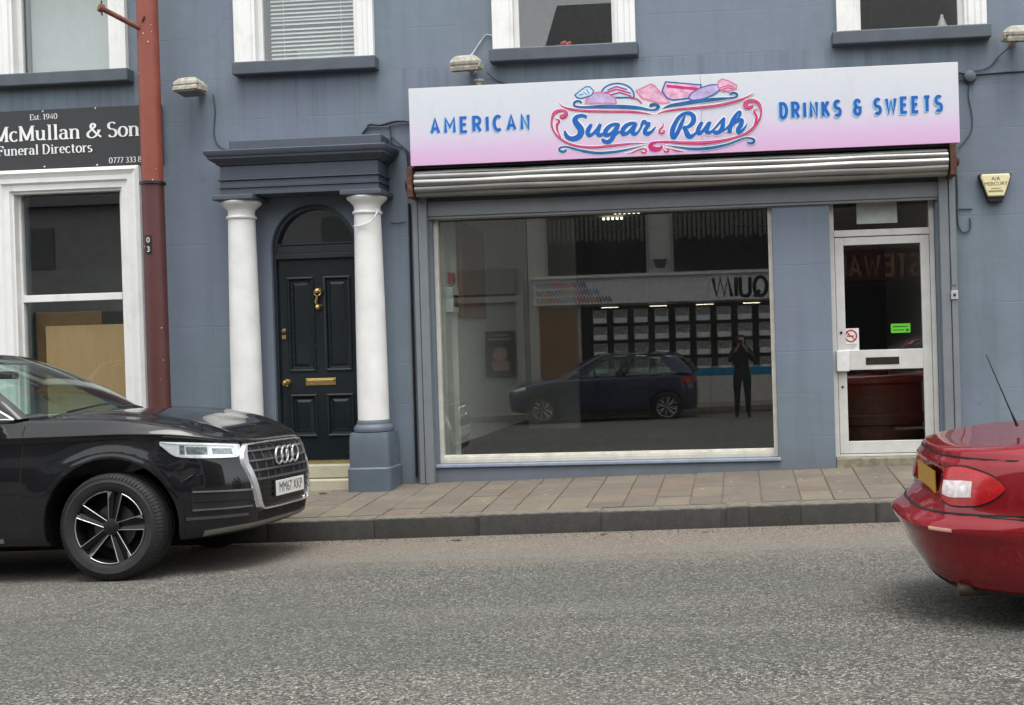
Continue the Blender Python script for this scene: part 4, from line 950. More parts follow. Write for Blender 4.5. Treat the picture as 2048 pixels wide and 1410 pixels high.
cable('grey cable from the right floodlight to the junction box', [(2.62,-.06,3.98),(2.52,-.015,3.90),(2.45,-.015,3.82),(2.36,-.015,3.79),(2.27,-.02,3.785)], .006)
cable('tangled cable between sign and junction box', [(2.10,-.02,3.72),(2.16,-.02,3.70),(2.21,-.02,3.74),(2.15,-.02,3.78),(2.11,-.02,3.75),(2.20,-.02,3.70),(2.26,-.02,3.665),(2.31,-.02,3.70)], .006)
cable('thin cable falling from the junction box behind the shutter bracket', [(2.255,-.02,3.68),(2.24,-.012,3.55),(2.27,-.012,3.35),(2.25,-.012,3.2),(2.13,-.012,3.05)], .005)
cable('dark cable hooking up beside the right guide rail', [(2.105,-.02,2.95),(2.11,-.015,2.7),(2.108,-.015,2.52),(2.105,-.015,2.40),(2.115,-.015,2.31),(2.15,-.015,2.255),(2.20,-.015,2.26),(2.225,-.015,2.31),(2.225,-.015,2.36),(2.215,-.02,2.385)], .007)
cable('short horizontal cable stub under the alarm box', [(2.10,-.012,2.475),(2.18,-.012,2.475),(2.245,-.012,2.472)], .007)
hk = MB().tube([(-.02+.0, -.05, 3.86)]+[(.025*math.sin(R_(a))-.0, -.05, 3.855-.025*math.cos(R_(a))) for a in range(-80, 260, 30)], .006, 6)
hk.v = [(x_+.045, y_, z_) for x_, y_, z_ in hk.v]
tag(mk('wall_eye', hk, M['trim2'], smooth=50), 'small grey eye bolt above the middle of the sign', 'hook')

# ---------------------------------------------------------------- red lamp pole
po = thing('street_pole', 'tall steel pole painted orange red above and maroon below', 'pole', (-5.697, -.35, pav_z(-5.7, -.35)))
pz = po.location.z
mk('upper_shaft', MB().lathe([(.101, 3.0-pz), (.099, 7.5-pz)], n=28), M['orange'], po, smooth=40)
mk('lower_shaft', MB().lathe([(.106, -.02), (.104, 2.985-pz)], n=28), M['maroon'], po, smooth=40)
mk('collar', MB().lathe([(.104, 2.975-pz), (.122, 2.98-pz), (.122, 3.005-pz), (.1, 3.012-pz)], n=28), M['black'], po, smooth=30)
mk('bracket_arm', MB().tube([(-.03, -.06, 4.49-pz), (-.26, -.36, 4.62-pz)], .026, 12).tube([(-.25, -.345, 4.615-pz), (-.275, -.375, 4.628-pz)], .042, 12), simple('rusty_arm', lin(120, 74, 60), .7, var=.3, vscale=20), po, smooth=40)
mk('arm_bolt', MB().tube([(-.255, -.36, 4.55-pz), (-.255, -.36, 4.69-pz)], .007, 6).tube([(.0, -.10, 4.55-pz), (.03, -.11, 4.60-pz)], .008, 6), M['rust'], po)
npm = MB().box(-.035, .025, -.112, -.1075, 2.30-pz, 2.475-pz)
mk('number_plate', npm, M['black'], po)
mk('number_text', (lambda a, b: (a.add(b.v, b.f), a)[1])(text_on('0', .075, lambda x_, y_: (x_-.005, -.1128, 2.405-pz+y_)), text_on('3', .075, lambda x_, y_: (x_-.005, -.1128, 2.315-pz+y_))), M['upvc'], po, fix=False)
fk = MB(); rg = random.Random(5)
for k in range(14):
    z_ = rg.uniform(.5, 4.7); a = rg.uniform(-150, -30)
    fk.lathe([(0, -.003), (.006*rg.uniform(.5,1.3), 0)], (.102*math.cos(R_(a)), .102*math.sin(R_(a))-.002, z_), 'Y', 6)
mk('paint_chips', fk, M['upvc'], po)
# ---------------------------------------------------------------- car tools
def pch(xs, ys):
    xs = np.array(xs, float); ys = np.array(ys, float); o = np.argsort(xs); xs, ys = xs[o], ys[o]
    h = np.diff(xs); dl = np.diff(ys)/h; d = np.zeros(len(xs))
    for i in range(1, len(xs)-1):
        if dl[i-1]*dl[i] > 0:
            w1, w2 = 2*h[i]+h[i-1], h[i]+2*h[i-1]; d[i] = (w1+w2)/(w1/dl[i-1]+w2/dl[i])
    d[0], d[-1] = dl[0], dl[-1]
    def f(x):
        x = min(max(x, xs[0]), xs[-1]); i = min(max(int(np.searchsorted(xs, x))-1, 0), len(xs)-2); t = (x-xs[i])/h[i]
        return float((2*t**3-3*t**2+1)*ys[i] + (t**3-2*t**2+t)*h[i]*d[i] + (-2*t**3+3*t**2)*ys[i+1] + (t**3-t**2)*h[i]*d[i+1])
    return f

def car_body(P):
    """closed lower body: rings of plan outlines from underside to bonnet/boot deck. x forward, origin under front axle"""
    nose, tail, hw = P['nose'], P['tail'], P['hw']; cx = P.get('cx', (nose+tail)/2); nf, nr = P['nf'], P['nr']
    T = 150
    def outline(d, df, dr, ts):
        af, ar, w = nose-cx-d-df, cx-tail-d-dr, hw-d
        o = []
        for t in ts:
            c, s = math.cos(t), math.sin(t); n = nf if c > 0 else nr
            o.append((cx + (af if c > 0 else -ar)*abs(c)**(2/n), w*math.copysign(abs(s)**(2/n), s)))
        return o
    tt = np.linspace(-math.pi, math.pi, 6001); oo = np.array(outline(0, 0, 0, tt)); seg = np.r_[0, np.cumsum(np.linalg.norm(np.diff(oo, axis=0), axis=1))]
    ts = np.interp(np.arange(T)/T*seg[-1], seg, tt)
    # control rings -> dense rings
    rings = P['rings']; nr_ = len(rings); idx = np.arange(nr_); sub = P.get('sub', 4)
    dd = pch(idx, [r['d'] for r in rings]); ff = pch(idx, [r.get('df', 0) for r in rings]); rr = pch(idx, [r.get('dr', 0) for r in rings])
    zf = [pch(*zip(*r['z'])) if isinstance(r['z'], list) else (lambda v: (lambda x: v))(r['z']) for r in rings]
    V = []; K = (nr_-1)*sub+1
    for k in range(K):
        q = k/sub; o = outline(dd(q), ff(q), rr(q), ts)
        zc = lambda x: pch(idx[max(0, int(q)-1):int(q)+3], [zf[j](x) for j in idx[max(0, int(q)-1):int(q)+3]])(q)
        for x, y in o: V.append([x, y, zc(x)])
    F = [(k*T+i, k*T+(i+1) % T, (k+1)*T+(i+1) % T, (k+1)*T+i) for k in range(K-1) for i in range(T)]
    # close the last ring along the spine and the first across the floor
    def cap(b, up):
        half = T//2; fs = []
        # vertices i and mirrored T-i share x ; ts start at -pi (tail), symmetric
        for i in range(0, half):
            a0, a1 = b+i, b+i+1; c0, c1 = b+(T-i) % T, b+(T-i-1) % T
            q = [a0, a1, c1, c0]; q = [v for n_, v in enumerate(q) if v not in q[:n_]]
            if len(q) >= 3: fs.append(tuple(q[::-1] if up else q))
        return fs
    F += cap((K-1)*T, True) + cap(0, False)
    V = [Vector(v) for v in V]
    if 'shape' in P: V = [Vector(P['shape'](v)) for v in V]
    me = bpy.data.meshes.new('body'); me.from_pydata(V, [], F); me.update(); fixn(me)
    return me

def bool_cut(me, cutters):
    o = bpy.data.objects.new('tmp_body', me); COL.objects.link(o); cs = []
    for i, m in enumerate(cutters):
        cm_ = m.mesh('cut'); fixn(cm_); c = bpy.data.objects.new('tmp_cut', cm_); COL.objects.link(c); cs.append(c)
        b = o.modifiers.new('b%d' % i, 'BOOLEAN'); b.operation = 'DIFFERENCE'; b.object = c; b.solver = 'EXACT'
    dg = bpy.context.evaluated_depsgraph_get(); out = bpy.data.meshes.new_from_object(o.evaluated_get(dg))
    for c in cs + [o]: bpy.data.objects.remove(c)
    return out

class Skin:
    def __init__(s, me): s.t = BVHTree.FromPolygons([v.co.copy() for v in me.vertices], [tuple(p.vertices) for p in me.polygons])
    def hit(s, o, d, eps=0.0):
        p, n, i, ds = s.t.ray_cast(Vector(o), Vector(d).normalized(), 8)
        if p is None: return None
        if n.dot(Vector(d)) > 0: n = -n
        return p - Vector(d).normalized()*eps
    def front(s, y, z, eps): return s.hit((3, y, z), (-1, 0, 0), eps)
    def rear(s, y, z, eps): return s.hit((-8, y, z), (1, 0, 0), eps)
    def side(s, x, z, eps, sg=-1): return s.hit((x, sg*3, z), (0, -sg, 0), eps)
    def polar(s, px, phi, z, eps):
        c, q = math.cos(phi), math.sin(phi); return s.hit((px+4*c, 4*q, z), (-c, -q, 0), eps)
    def top(s, x, y, eps): return s.hit((x, y, 4), (0, 0, -1), eps)

def patch(f, nu, nv, eps0, eps1):
    """conformal raised panel: f(u,v,eps) -> point on skin lifted by eps; closed solid"""
    m = MB(); A = []; B = []
    for j in range(nv+1):
        for i in range(nu+1):
            a, b = f(i/nu, j/nv, eps1), f(i/nu, j/nv, eps0)
            if a is None or b is None: a = b = Vector((A[-1] if A else (0, 0, 0)))
            A.append(tuple(a)); B.append(tuple(b))
    N = len(A); W = nu+1; q = [(j*W+i, j*W+i+1, (j+1)*W+i+1, (j+1)*W+i) for j in range(nv) for i in range(nu)]
    e = [(i, i+1) for i in range(nu)] + [(j*W+nu, (j+1)*W+nu) for j in range(nv)] + [(nv*W+i+1, nv*W+i) for i in range(nu)] + [((j+1)*W, j*W) for j in range(nv)]
    m.add(A+B, q + [tuple(N+k for k in t[::-1]) for t in q] + [(b, a, a+N, b+N) for a, b in e]); return m

def skin_line(fn, pts, w, eps, per=5):
    """narrow strip following the skin; pts in the 2D domain of fn(a,b,eps)"""
    S = smooth_pts(pts, per); m = MB(); L = []; Rr = []
    for i in range(len(S)):
        d = S[min(i+1, len(S)-1)]-S[max(i-1, 0)]; d = d/(np.linalg.norm(d)+1e-9); n = np.array([-d[1], d[0]])*w/2
        a, b = fn(*(S[i][:2]+n), eps), fn(*(S[i][:2]-n), eps)
        if a is None or b is None: continue
        L.append(tuple(a)); Rr.append(tuple(b))
    k = len(L); m.add(L+Rr, [(i, i+1, i+1+k, i+k) for i in range(k-1)]); return m

M['tyre'] = None
def m_tyre():
    n = NT('tyre_rubber'); n.set(Base_Color=n.ramp(n.noise(14, 4), [(.3, (.011,.011,.011)), (.7, (.020,.0195,.019))]), Roughness=.75, Normal=n.bump(n.noise(60, 3), .2, .003)); return n.m
M['tyre'] = m_tyre()
M['rimdark'] = simple('dark_alloy', (.007,.007,.0075), .45, .2); M['rimsilver'] = simple('machined_alloy', (.62,.62,.60), .25, 1.0)
M['chrome'] = simple('satin_chrome', (.70,.71,.71), .28, .75, var=.05); M['carglass'] = glass('car_glass', (.83,.91,.88), 1.1)
M['trimblack'] = simple('satin_black_trim', (.014,.014,.015), .35); M['cabin'] = simple('cabin_trim', (.028,.028,.03), .7)
def paint(name, col, flake=.0, rough=.22):
    n = NT(name); c = n.mix(n.ramp(n.noise(2.2, 5, .6), [(.4, (0,0,0)), (.8, (.04,.04,.04))]), col, (.18,.165,.14))
    n.set(Base_Color=c, Metallic=flake, Roughness=n.ramp(n.noise(5, 5), [(.3, (rough*.8,)*3), (.7, (rough*1.25,)*3)]))
    n.b.inputs['Coat Weight'].default_value = 1.0; n.b.inputs['Coat Roughness'].default_value = .02; n.b.inputs['Specular IOR Level'].default_value = .1; n.b.inputs['Coat IOR'].default_value = 1.45; return n.m

def wheel(parent, x, y, r, w, sg, style, rim_r, tag_label=None):
    """sg=-1 outer face toward -y"""
    wo_ = MB(); rr = rim_r; t = MB(); h = w/2
    prof = [(rr-.004, -h+.014), (rr+.012, -h+.002), (rr+.03, -h-.002), ((rr+r)/2, -h-.008), (r-.035, -h+.004), (r-.012, -h+.016), (r-.002, -h+.034)]
    for gx in (-.33, -.11, .11, .33):
        prof += [(r, gx*w-.006), (r-.008, gx*w-.004), (r-.008, gx*w+.004), (r, gx*w+.006)]
    prof += [(r-.002, h-.034), (r-.012, h-.016), (r-.035, h-.004), ((rr+r)/2, h+.008), (rr+.012, h-.002), (rr-.004, h-.014)]
    t.lathe(prof, (0, 0, 0), 'Y', 72, caps=False)
    hubm = MB().lathe([(rr, -h+.012), (rr-.012, -h+.02), (rr-.018, -h+.045), (rr-.03, h-.03), (rr, h-.012)], (0, 0, 0), 'Y', 56, caps=False)
    of = -h
    if style == 'blade':
        for k in range(5):
            a = R_(79 + 72*k)
            # dark twin blade between two V-shaped openings
            def pt(rad, ang, y_): return (rad*math.cos(a+ang), y_, rad*math.sin(a+ang))
            for s in (-1, 1):
                q = [pt(.045, s*.55, of+.035), pt(rr-.012, s*.20, of+.016), pt(rr-.012, s*.06, of+.03), pt(.05, s*.15, of+.045)]
                q2 = [(p[0], p[1]+.045, p[2]) for p in q]
                hubm.add(q+q2, [(0,1,2,3), (7,6,5,4), (0,4,5,1), (1,5,6,2), (2,6,7,3), (3,7,4,0)])
            q = [pt(.05, -.15, of+.05), pt(rr-.012, -.06, of+.045), pt(rr-.012, .06, of+.045), pt(.05, .15, of+.05)]
            q2 = [(p[0], p[1]+.03, p[2]) for p in q]; hubm.add(q+q2, [(0,1,2,3), (7,6,5,4), (0,4,5,1), (1,5,6,2), (2,6,7,3), (3,7,4,0)])
        hubm.lathe([(0, of+.02), (.035, of+.022), (.06, of+.03), (.066, of+.08)], (0, 0, 0), 'Y', 24, caps=False)
    elif style in ('multi', 'dull'):
        for k in range(8):
            a = R_(45*k+10)
            for s in (-.16, .16):
                p0 = (.06*math.cos(a), of+.03, .06*math.sin(a)); p1 = ((rr-.01)*math.cos(a+s), of+.012, (rr-.01)*math.sin(a+s)); hubm.tube([p0, p1], .012, 6)
        hubm.lathe([(0, of+.015), (.05, of+.018), (.07, of+.05)], (0, 0, 0), 'Y', 20)
    wo = mk('wheel', hubm, M['rimsilver'] if style == 'multi' else M['rimdark'], parent, smooth=35, loc=(x, y, r))
    if sg > 0: wo.rotation_euler = (0, 0, math.pi)
    mk('tyre', t, M['tyre'], wo, smooth=28)
    lug = MB(); nl = 84
    for k in range(nl):
        a = 2*math.pi*k/nl; da = 2*math.pi/nl*.28; vs = []
        for an in (a-da, a+da):
            for rad, yy in ((r-.004, -h+.028), (r+.001, -h+.045), (r-.028, -h-.004)): vs.append((rad*math.cos(an), yy, rad*math.sin(an)))
        vs2 = [(v[0]*1.006, v[1]-.002, v[2]*1.006) for v in vs]
        lug.add(vs2, [(0,1,4,3), (2,0,3,5)])
    mk('tread_blocks', lug, simple('tread_rubber', (.020,.0195,.019), .8) if 'tread' not in M else M['tread'], wo)
    mk('brake_disc', MB().lathe([(.06, of+.085), (.155, of+.085), (.155, of+.10), (.06, of+.10)], (0, 0, 0), 'Y', 32, True), simple('brake_steel', (.10,.095,.09), .5, .8), wo)
    mk('wheel_back', MB().lathe([(0, of+.13), (rr-.02, of+.13), (rr-.02, of+.135), (0, of+.135)], (0, 0, 0), 'Y', 32), M['blackgap'], wo)
    if style == 'blade':
        tr = MB()
        for k in range(5):
            a = R_(79 + 72*k); b = a + R_(72)
            def pp(rad, ang, y_): return (rad*math.cos(ang), y_, rad*math.sin(ang))
            e0 = [pp(.05, a+.52, of+.030), pp(rr-.012, a+.205, of+.011)]; e1 = [pp(.05, b-.52, of+.030), pp(rr-.012, b-.205, of+.011)]
            tr.tube([e0[0], e0[1]], [.0022, .004], 6); tr.tube([e1[0], e1[1]], [.0022, .004], 6)
            tr.tube([pp(rr-.012, a+.205+(b-a-.41)*q/8, of+.010) for q in range(9)], .004, 6)
            tr.add([pp(rr-.012, a+.10, of+.012), pp(rr-.012, a+.215, of+.010), pp(rr-.06, a+.20, of+.013)], [(0,1,2)])
        mk('rim_trim', tr, simple('machined_edge', (.36,.36,.35), .35, .8), wo, smooth=50)
    return wo

def greenhouse(root, G, pm):
    """windscreen, roof, side windows, rear window and pillars. G gives half-side points (x,y,z)"""
    wb, wt, rb_, rt = [Vector(G[k]) for k in ('ws_base', 'ws_top', 'rw_base', 'rw_top')]     # outer corners, y>0
    bow = G.get('bow', .18); tb = G.get('tbow', .09); crown = .035
    def ws(u, v):
        s = 2*u-1; q = 1-s*s; a = Vector((wb.x+bow*q, wb.y*s, wb.z+.03*q)); b = Vector((wt.x+tb*q, wt.y*s, wt.z+crown*q)); p = a.lerp(b, v)
        p.x += .05*math.sin(math.pi*v)*.6; p.z += .035*math.sin(math.pi*v); return p
    inn = lambda p: (p.x-.004, p.y, p.z-.004)
    mk('windscreen', MB().slab(ws, 16, 10, inn), M['carglass'], root, smooth=60)
    def rw(u, v):
        s = 2*u-1; q = 1-s*s; a = Vector((rb_.x-.10*q, rb_.y*s, rb_.z+.015*q)); b = Vector((rt.x-.06*q, rt.y*s, rt.z+crown*q)); p = a.lerp(b, v); p.x -= .03*math.sin(math.pi*v); p.z += .02*math.sin(math.pi*v); return p
    mk('rear_window', MB().slab(rw, 12, 8, lambda p: (p.x+.004, p.y, p.z-.004)), M['carglass'] if not G.get('dark') else M['trimblack'], root, smooth=60)
    sf = G['sg_front']; sr = G['sg_rear']      # side glass: (base, top) front edge and rear edge
    fb, ft, bb, bt = [Vector(p) for p in (*sf, *sr)]
    rail_top = lambda v: Vector((wt.x + (rt.x-wt.x)*v, 0, 0))
    peak = G.get('peak', .03)
    def rail(v):   # roof edge line from A-pillar top to rear
        p = Vector((wt.x, wt.y+.03, wt.z)).lerp(Vector((rt.x, rt.y+.03, rt.z)), v); p.z += peak*math.sin(math.pi*v); p.y += .03*math.sin(math.pi*v); return p
    def roof(u, v):
        s = 2*u-1; q = 1-s*s; e = rail(v); x = e.x + (tb*(1-v) - .06*v)*q; return Vector((x, e.y*s, e.z + (crown+.012*math.sin(math.pi*v))*q))
    rf = mk('roof', MB().slab(roof, 16, 16, lambda p: (p.x, p.y, p.z-.03)), pm, root, smooth=60)
    for sg in (-1, 1):
        S = lambda p: Vector((p[0], p[1]*sg, p[2]))
        def edge_pillar(a0, a1, b0, b1, out):    # strip between two edges, bulged outward
            def f(u, v):
                p = Vector(a0(v)).lerp(Vector(b0(v)), u); p.y += sg*out*math.sin(math.pi*u); return p
            return f
        wse = lambda v: ws(1 if sg > 0 else 0, v); sge = lambda v: S(fb.lerp(ft, v))
        top_ = Vector((wt.x, sg*(wt.y+.03), wt.z))
        pil = MB().slab(edge_pillar(wse, None, lambda v: sge(v) if v < 1 else sge(1), None, .02), 4, 10, lambda p: (p.x-.02, p.y-sg*.025, p.z-.02))
        mk('windscreen_pillar', pil, pm, root, smooth=60)
        rwe = lambda v: rw(1 if sg > 0 else 0, v); sre = lambda v: S(bb.lerp(bt, v))
        mk('rear_pillar', MB().slab(edge_pillar(sre, None, rwe, None, .03), 6, 8, lambda p: (p.x, p.y-sg*.03, p.z)), pm, root, smooth=60)
        def sgl(u, v):
            p = fb.lerp(bb, u).lerp(ft.lerp(bt, u), v); p.z += (peak+.0)*math.sin(math.pi*u)*v*.9; p.y += .02*math.sin(math.pi*v) + .03*math.sin(math.pi*u); return S(p)
        mk('side_window', MB().slab(sgl, 14, 6, lambda p: (p.x, p.y-sg*.004, p.z)), M['carglass'], root, smooth=60)
        mid = G.get('bpillar', .47)
        mk('door_pillar', MB().slab(lambda u, v: sgl(mid + (u-.5)*.05, v) + Vector((0, sg*.003, 0)), 2, 6, lambda p: (p.x, p.y-sg*.02, p.z)), M['trimblack'], root)
        # roof rail filling between side glass top and roof edge
        def rl(u, v):
            a = sgl(v, 1); r_ = rail(v); b = Vector((r_.x, r_.y*sg, r_.z)); p = a.lerp(b, u); p.y += sg*.008*math.sin(math.pi*u); return p
        mk('roof_rail', MB().slab(rl, 3, 16, lambda p: (p.x, p.y-sg*.02, p.z-.012)), pm, root, smooth=60)
        if G.get('chrome'):
            ch = MB().tube([tuple(sgl(k/14, 0)+Vector((0, sg*.006, .002))) for k in range(15)], .008, 6)
            ch.tube([tuple(sgl(0, k/8)+Vector((.004, sg*.006, 0))) for k in range(9)], .009, 6)
            ch.tube([tuple(sgl(k/14, 1)+Vector((0, sg*.006, 0))) for k in range(15)], .007, 6)
            mk('window_trim', ch, M['chrome'], root, smooth=50)
    return sgl

def cabin(root, seats, dash_x, belt, wheel_y):
    mk('dashboard', MB().box(dash_x-.25, dash_x+.35, -.68, .68, belt-.16, belt-.02).box(dash_x-.22, dash_x+.1, wheel_y-.2, wheel_y+.2, belt-.03, belt+.05), M['cabin'], root, bevel=.03)
    mk('steering_wheel', MB().tube([(dash_x-.32+.06*math.sin(a)*.5, wheel_y+.18*math.cos(a), belt-.02+.17*math.sin(a)) for a in [2*math.pi*k/20 for k in range(21)]], .016, 8), M['cabin'], root, smooth=50)
    for (sx, sy, hz) in seats:
        s = MB(); 
        s.add([(sx+.10,sy-.22,belt-.35),(sx+.10,sy+.22,belt-.35),(sx-.05,sy+.20,belt+.16),(sx-.05,sy-.20,belt+.16),(sx-.03,sy-.22,belt-.35),(sx-.03,sy+.22,belt-.35),(sx-.15,sy+.20,belt+.16),(sx-.15,sy-.20,belt+.16)], [(0,1,2,3),(7,6,5,4),(0,4,5,1),(1,5,6,2),(2,6,7,3),(3,7,4,0)])
        s.box(sx-.20, sx-.10, sy-.13, sy+.13, belt+.20, belt+hz).tube([(sx-.13, sy-.06, belt+.14), (sx-.15, sy-.06, belt+.22)], .008, 6).tube([(sx-.13, sy+.06, belt+.14), (sx-.15, sy+.06, belt+.22)], .008, 6)
        mk('seat', s, M['cabin'], root, bevel=.03)

def arch_cut(x, r, hw, depth):
    m = MB()
    for sg in (-1, 1): m.lathe([(r, sg*(hw-depth)), (r, sg*(hw+.4))], (x, 0, 0), 'Y', 48)
    return m
def two_cuts(x, zc, r, hw, depth):
    out = []
    for sg in (-1, 1):
        m = MB().lathe([(r, sg*(hw-depth)), (r, sg*(hw+.4))], (x, 0, zc), 'Y', 56); out.append(m)
    return out
# ---------------------------------------------------------------- black SUV parked at the left
def ridge(v, yc, w, h, x0, x1):
    t = max(0.0, min(1.0, (v.x-x0)/.35))*max(0.0, min(1.0, (x1-v.x)/.12)); return h*t*math.exp(-((abs(v.y)-yc)/w)**2)
def suv_shape(v):
    v = Vector(v)
    if v.z > .9 and -.75 < v.x < .85:                         # bonnet power lines
        v.z += ridge(v, .60-.10*max(0, v.x), .05, .022, -.65, .80) - .008*max(0, 1-abs(v.y)/.45)*max(0, min(1, (v.x+.6)/.3))*0
    for wx in (0, -2.82):                                     # flared arches
        d = math.hypot(v.x-wx, v.z-.375)
        if v.z < 1.0 and abs(v.y) > .6: v.y += math.copysign(.016*math.exp(-((d-.50)/.06)**2), v.y)
    return v
SUV = dict(nose=.925, tail=-3.73, hw=.888, nf=4.4, nr=4.6, cx=-1.35, sub=5, shape=suv_shape, rings=[
 dict(d=.25, df=.10, z=.25), dict(d=.06, df=.07, dr=.05, z=[(-3.75,.30),(.3,.25),(.95,.28)]), dict(d=.02, df=.012, z=[(-3.75,.38),(.3,.32),(.95,.335)]),
 dict(d=.012, df=.0, z=.46), dict(d=.002, df=.002, z=.62), dict(d=.004, df=.022, z=.76), dict(d=.016, df=.048, dr=.02, z=[(-3.75,.90),(-.6,.89),(.4,.875),(.95,.84)]),
 dict(d=.022, df=.068, dr=.025, z=[(-3.75,.985),(-.6,.985),(.0,.985),(.4,.965),(.95,.872)]),
 dict(d=.002, df=.080, dr=.03, z=[(-3.75,1.012),(-.6,1.015),(.0,1.015),(.4,.995),(.95,.888)]), dict(d=.010, df=.086, dr=.035, z=[(-3.75,1.03),(-.6,1.032),(.0,1.03),(.4,1.01),(.95,.898)]),
 dict(d=.034, df=.092, dr=.04, z=[(-3.75,1.075),(-.6,1.075),(.4,1.04),(.75,.955),(.95,.907)]),
 dict(d=.074, df=.095, dr=.04, z=[(-3.75,1.15),(-.6,1.135),(0,1.115),(.4,1.066),(.72,.975),(.95,.917)]),
 dict(d=.17, df=.07, dr=.04, z=[(-3.75,1.09),(-1.0,1.08),(-.72,1.13),(-.3,1.155),(0,1.138),(.4,1.082),(.65,1.010),(.85,.94)]),
 dict(d=.42, df=.03, z=[(-3.75,1.0),(-1.0,.98),(-.7,1.08),(-.48,1.180),(-.3,1.182),(0,1.166),(.3,1.118),(.55,1.050)]),
 dict(d=.80, df=.0, z=[(-3.75,1.0),(-1.0,.98),(-.62,1.10),(-.44,1.190),(-.2,1.188),(.0,1.176),(.2,1.146)])])
suv = thing('black_car', 'black SUV with dark alloy wheels parked at the kerb on the left', 'car', (-4.39, -2.65, road_z(-4.39, -2.65)+.004), rot=(-.030, -math.atan(SL), 0))
pm = paint('black_paint', (.006,.0065,.008), 0, .25)
bme = bool_cut(car_body(SUV), two_cuts(0, .385, .462, .888, .40) + two_cuts(-2.82, .385, .462, .888, .40))
mk('body', bme, pm, suv, smooth=32); K_ = Skin(bme)
WR = .372
for x_ in (0, -2.82):
    for sg in (-1, 1): wheel(suv, x_, sg*.765, WR, .235, sg, 'blade', .262)
    for sg in (-1, 1):
        lip = patch(lambda u, v, e: K_.side(x_ + (.466+.035*v)*math.cos(R_(-12+204*u)), .385+(.466+.035*v)*math.sin(R_(-12+204*u)), e - .006*v + .002, sg), 40, 3, -.012, .010)
        mk('arch_trim', lip, pm, suv, smooth=50)
greenhouse(suv, dict(ws_base=(-.62,.785,1.155), ws_top=(-1.44,.60,1.615), rw_base=(-3.66,.66,1.16), rw_top=(-3.42,.55,1.60), sg_front=((-.705,.832,1.145),(-1.50,.655,1.595)), sg_rear=((-3.42,.79,1.17),(-3.22,.61,1.58)), peak=.05, chrome=True, bow=.17), pm)
cabin(suv, [(-1.75,-.38,.42), (-1.75,.38,.42), (-2.7,-.38,.38), (-2.7,.38,.38)], -.95, 1.13, -.38)
mk('rear_view_mirror', MB().box(-1.32, -1.28, -.11, .11, 1.46, 1.52), M['cabin'], suv, bevel=.012)
mk('door_mirror', MB().lathe([(0,-.10), (.06,-.095), (.10,-.05), (.105,.03), (.08,.09), (0,.10)], (0,0,0), 'Y', 20), pm, suv, smooth=50, loc=(-.92, -.98, 1.13))
mk('door_mirror', MB().lathe([(0,-.10), (.06,-.095), (.10,-.05), (.105,.03), (.08,.09), (0,.10)], (0,0,0), 'Y', 20), pm, suv, smooth=50, loc=(-.92, .98, 1.13))
mk('wiper', MB().tube([(-.48,-.55,1.185), (-.52,-.1,1.225), (-.56,.15,1.235)], .008, 6).tube([(-.44,.05,1.205), (-.50,.4,1.21), (-.58,.66,1.19)], .008, 6), M['trimblack'], suv)
# front end, near and far corners
def hexw(z):   # half width of the grille opening
    return float(np.interp(z, [.425, .46, .765, .88], [.40, .43, .525, .485]))
def gr(u, v, e): z = .438 + (.878-.438)*v; w = hexw(z); return K_.front(-w+2*w*u, z, e)
mk('grille', patch(gr, 20, 14, -.02, .003), simple('grille_black', (.010,.010,.011), .4), suv, smooth=40)
outl = [(-.40,.425),(.40,.425),(.43,.46),(.48,.61),(.525,.765),(.512,.83),(.485,.888),(.2,.893),(-.2,.893),(-.485,.888),(-.512,.83),(-.525,.765),(-.48,.61),(-.43,.46)]
def chrome_ring(pts, w, e0, e1):
    P = []; n = len(pts)
    for i in range(n):
        a, b = np.array(pts[i]), np.array(pts[(i+1) % n]); k = max(1, int(np.linalg.norm(b-a)/.04)); P += [tuple(a+(b-a)*q/k) for q in range(k)]
    m = MB(); n = len(P); A = []
    for i in range(n):
        a, b = np.array(P[(i-1) % n]), np.array(P[(i+1) % n]); d = (b-a)/np.linalg.norm(b-a); nn = np.array([d[1], -d[0]])
        ww = w(P[i]); pi, po_ = np.array(P[i])-nn*.002, np.array(P[i])+nn*ww
        for (p, e) in ((pi, e0), (pi+nn*.004, e1), (po_-nn*.006, e1+.002), (po_, e0)):
            h = K_.front(float(p[0]), float(p[1]), e); A.append(tuple(h) if h is not None else A[-4])
    Q = np.array(A).reshape(n, 4, 3)
    for _ in range(3): Q[:, :, 0] = (np.roll(Q[:, :, 0], 1, 0) + 2*Q[:, :, 0] + np.roll(Q[:, :, 0], -1, 0))/4
    A = [tuple(p) for p in Q.reshape(-1, 3)]
    m.add(A, [(i*4+k, i*4+k+1, ((i+1) % n)*4+k+1, ((i+1) % n)*4+k) for i in range(n) for k in range(3)]); return m
mk('grille_surround', chrome_ring(outl, lambda p: .016 if p[1] < .44 else (.014 if p[1] > .886 else .046), -.004, .022), M['chrome'], suv, smooth=40)
for z_ in (.845, .775, .705, .640):
    w = hexw(z_)-.004; mk('grille_bar', patch(lambda u, v, e: K_.front(-w+2*w*u, z_-.007+.014*v, e), 22, 2, -.004, .016), simple('grille_bar_grey', (.16,.16,.165), .3, .5), suv, smooth=40)
gv = MB()
for k in range(-4, 5):
    if k == 0: continue
    y_ = k*.112; t = patch(lambda u, v, e: K_.front(y_-.006+.012*u+ (0), .625+.25*v, e), 2, 8, -.004, .009); gv.add(t.v, t.f)
mk('grille_uprights', gv, simple('grille_post', (.10,.10,.105), .35, .4), suv)
for z_ in (.575, .535, .495, .455):
    w = hexw(z_)-.006; mk('grille_bar', patch(lambda u, v, e: K_.front(-w+2*w*u, z_-.005+.010*v, e), 22, 1, -.004, .010), M['trimblack'], suv, smooth=40)
rgm = MB()
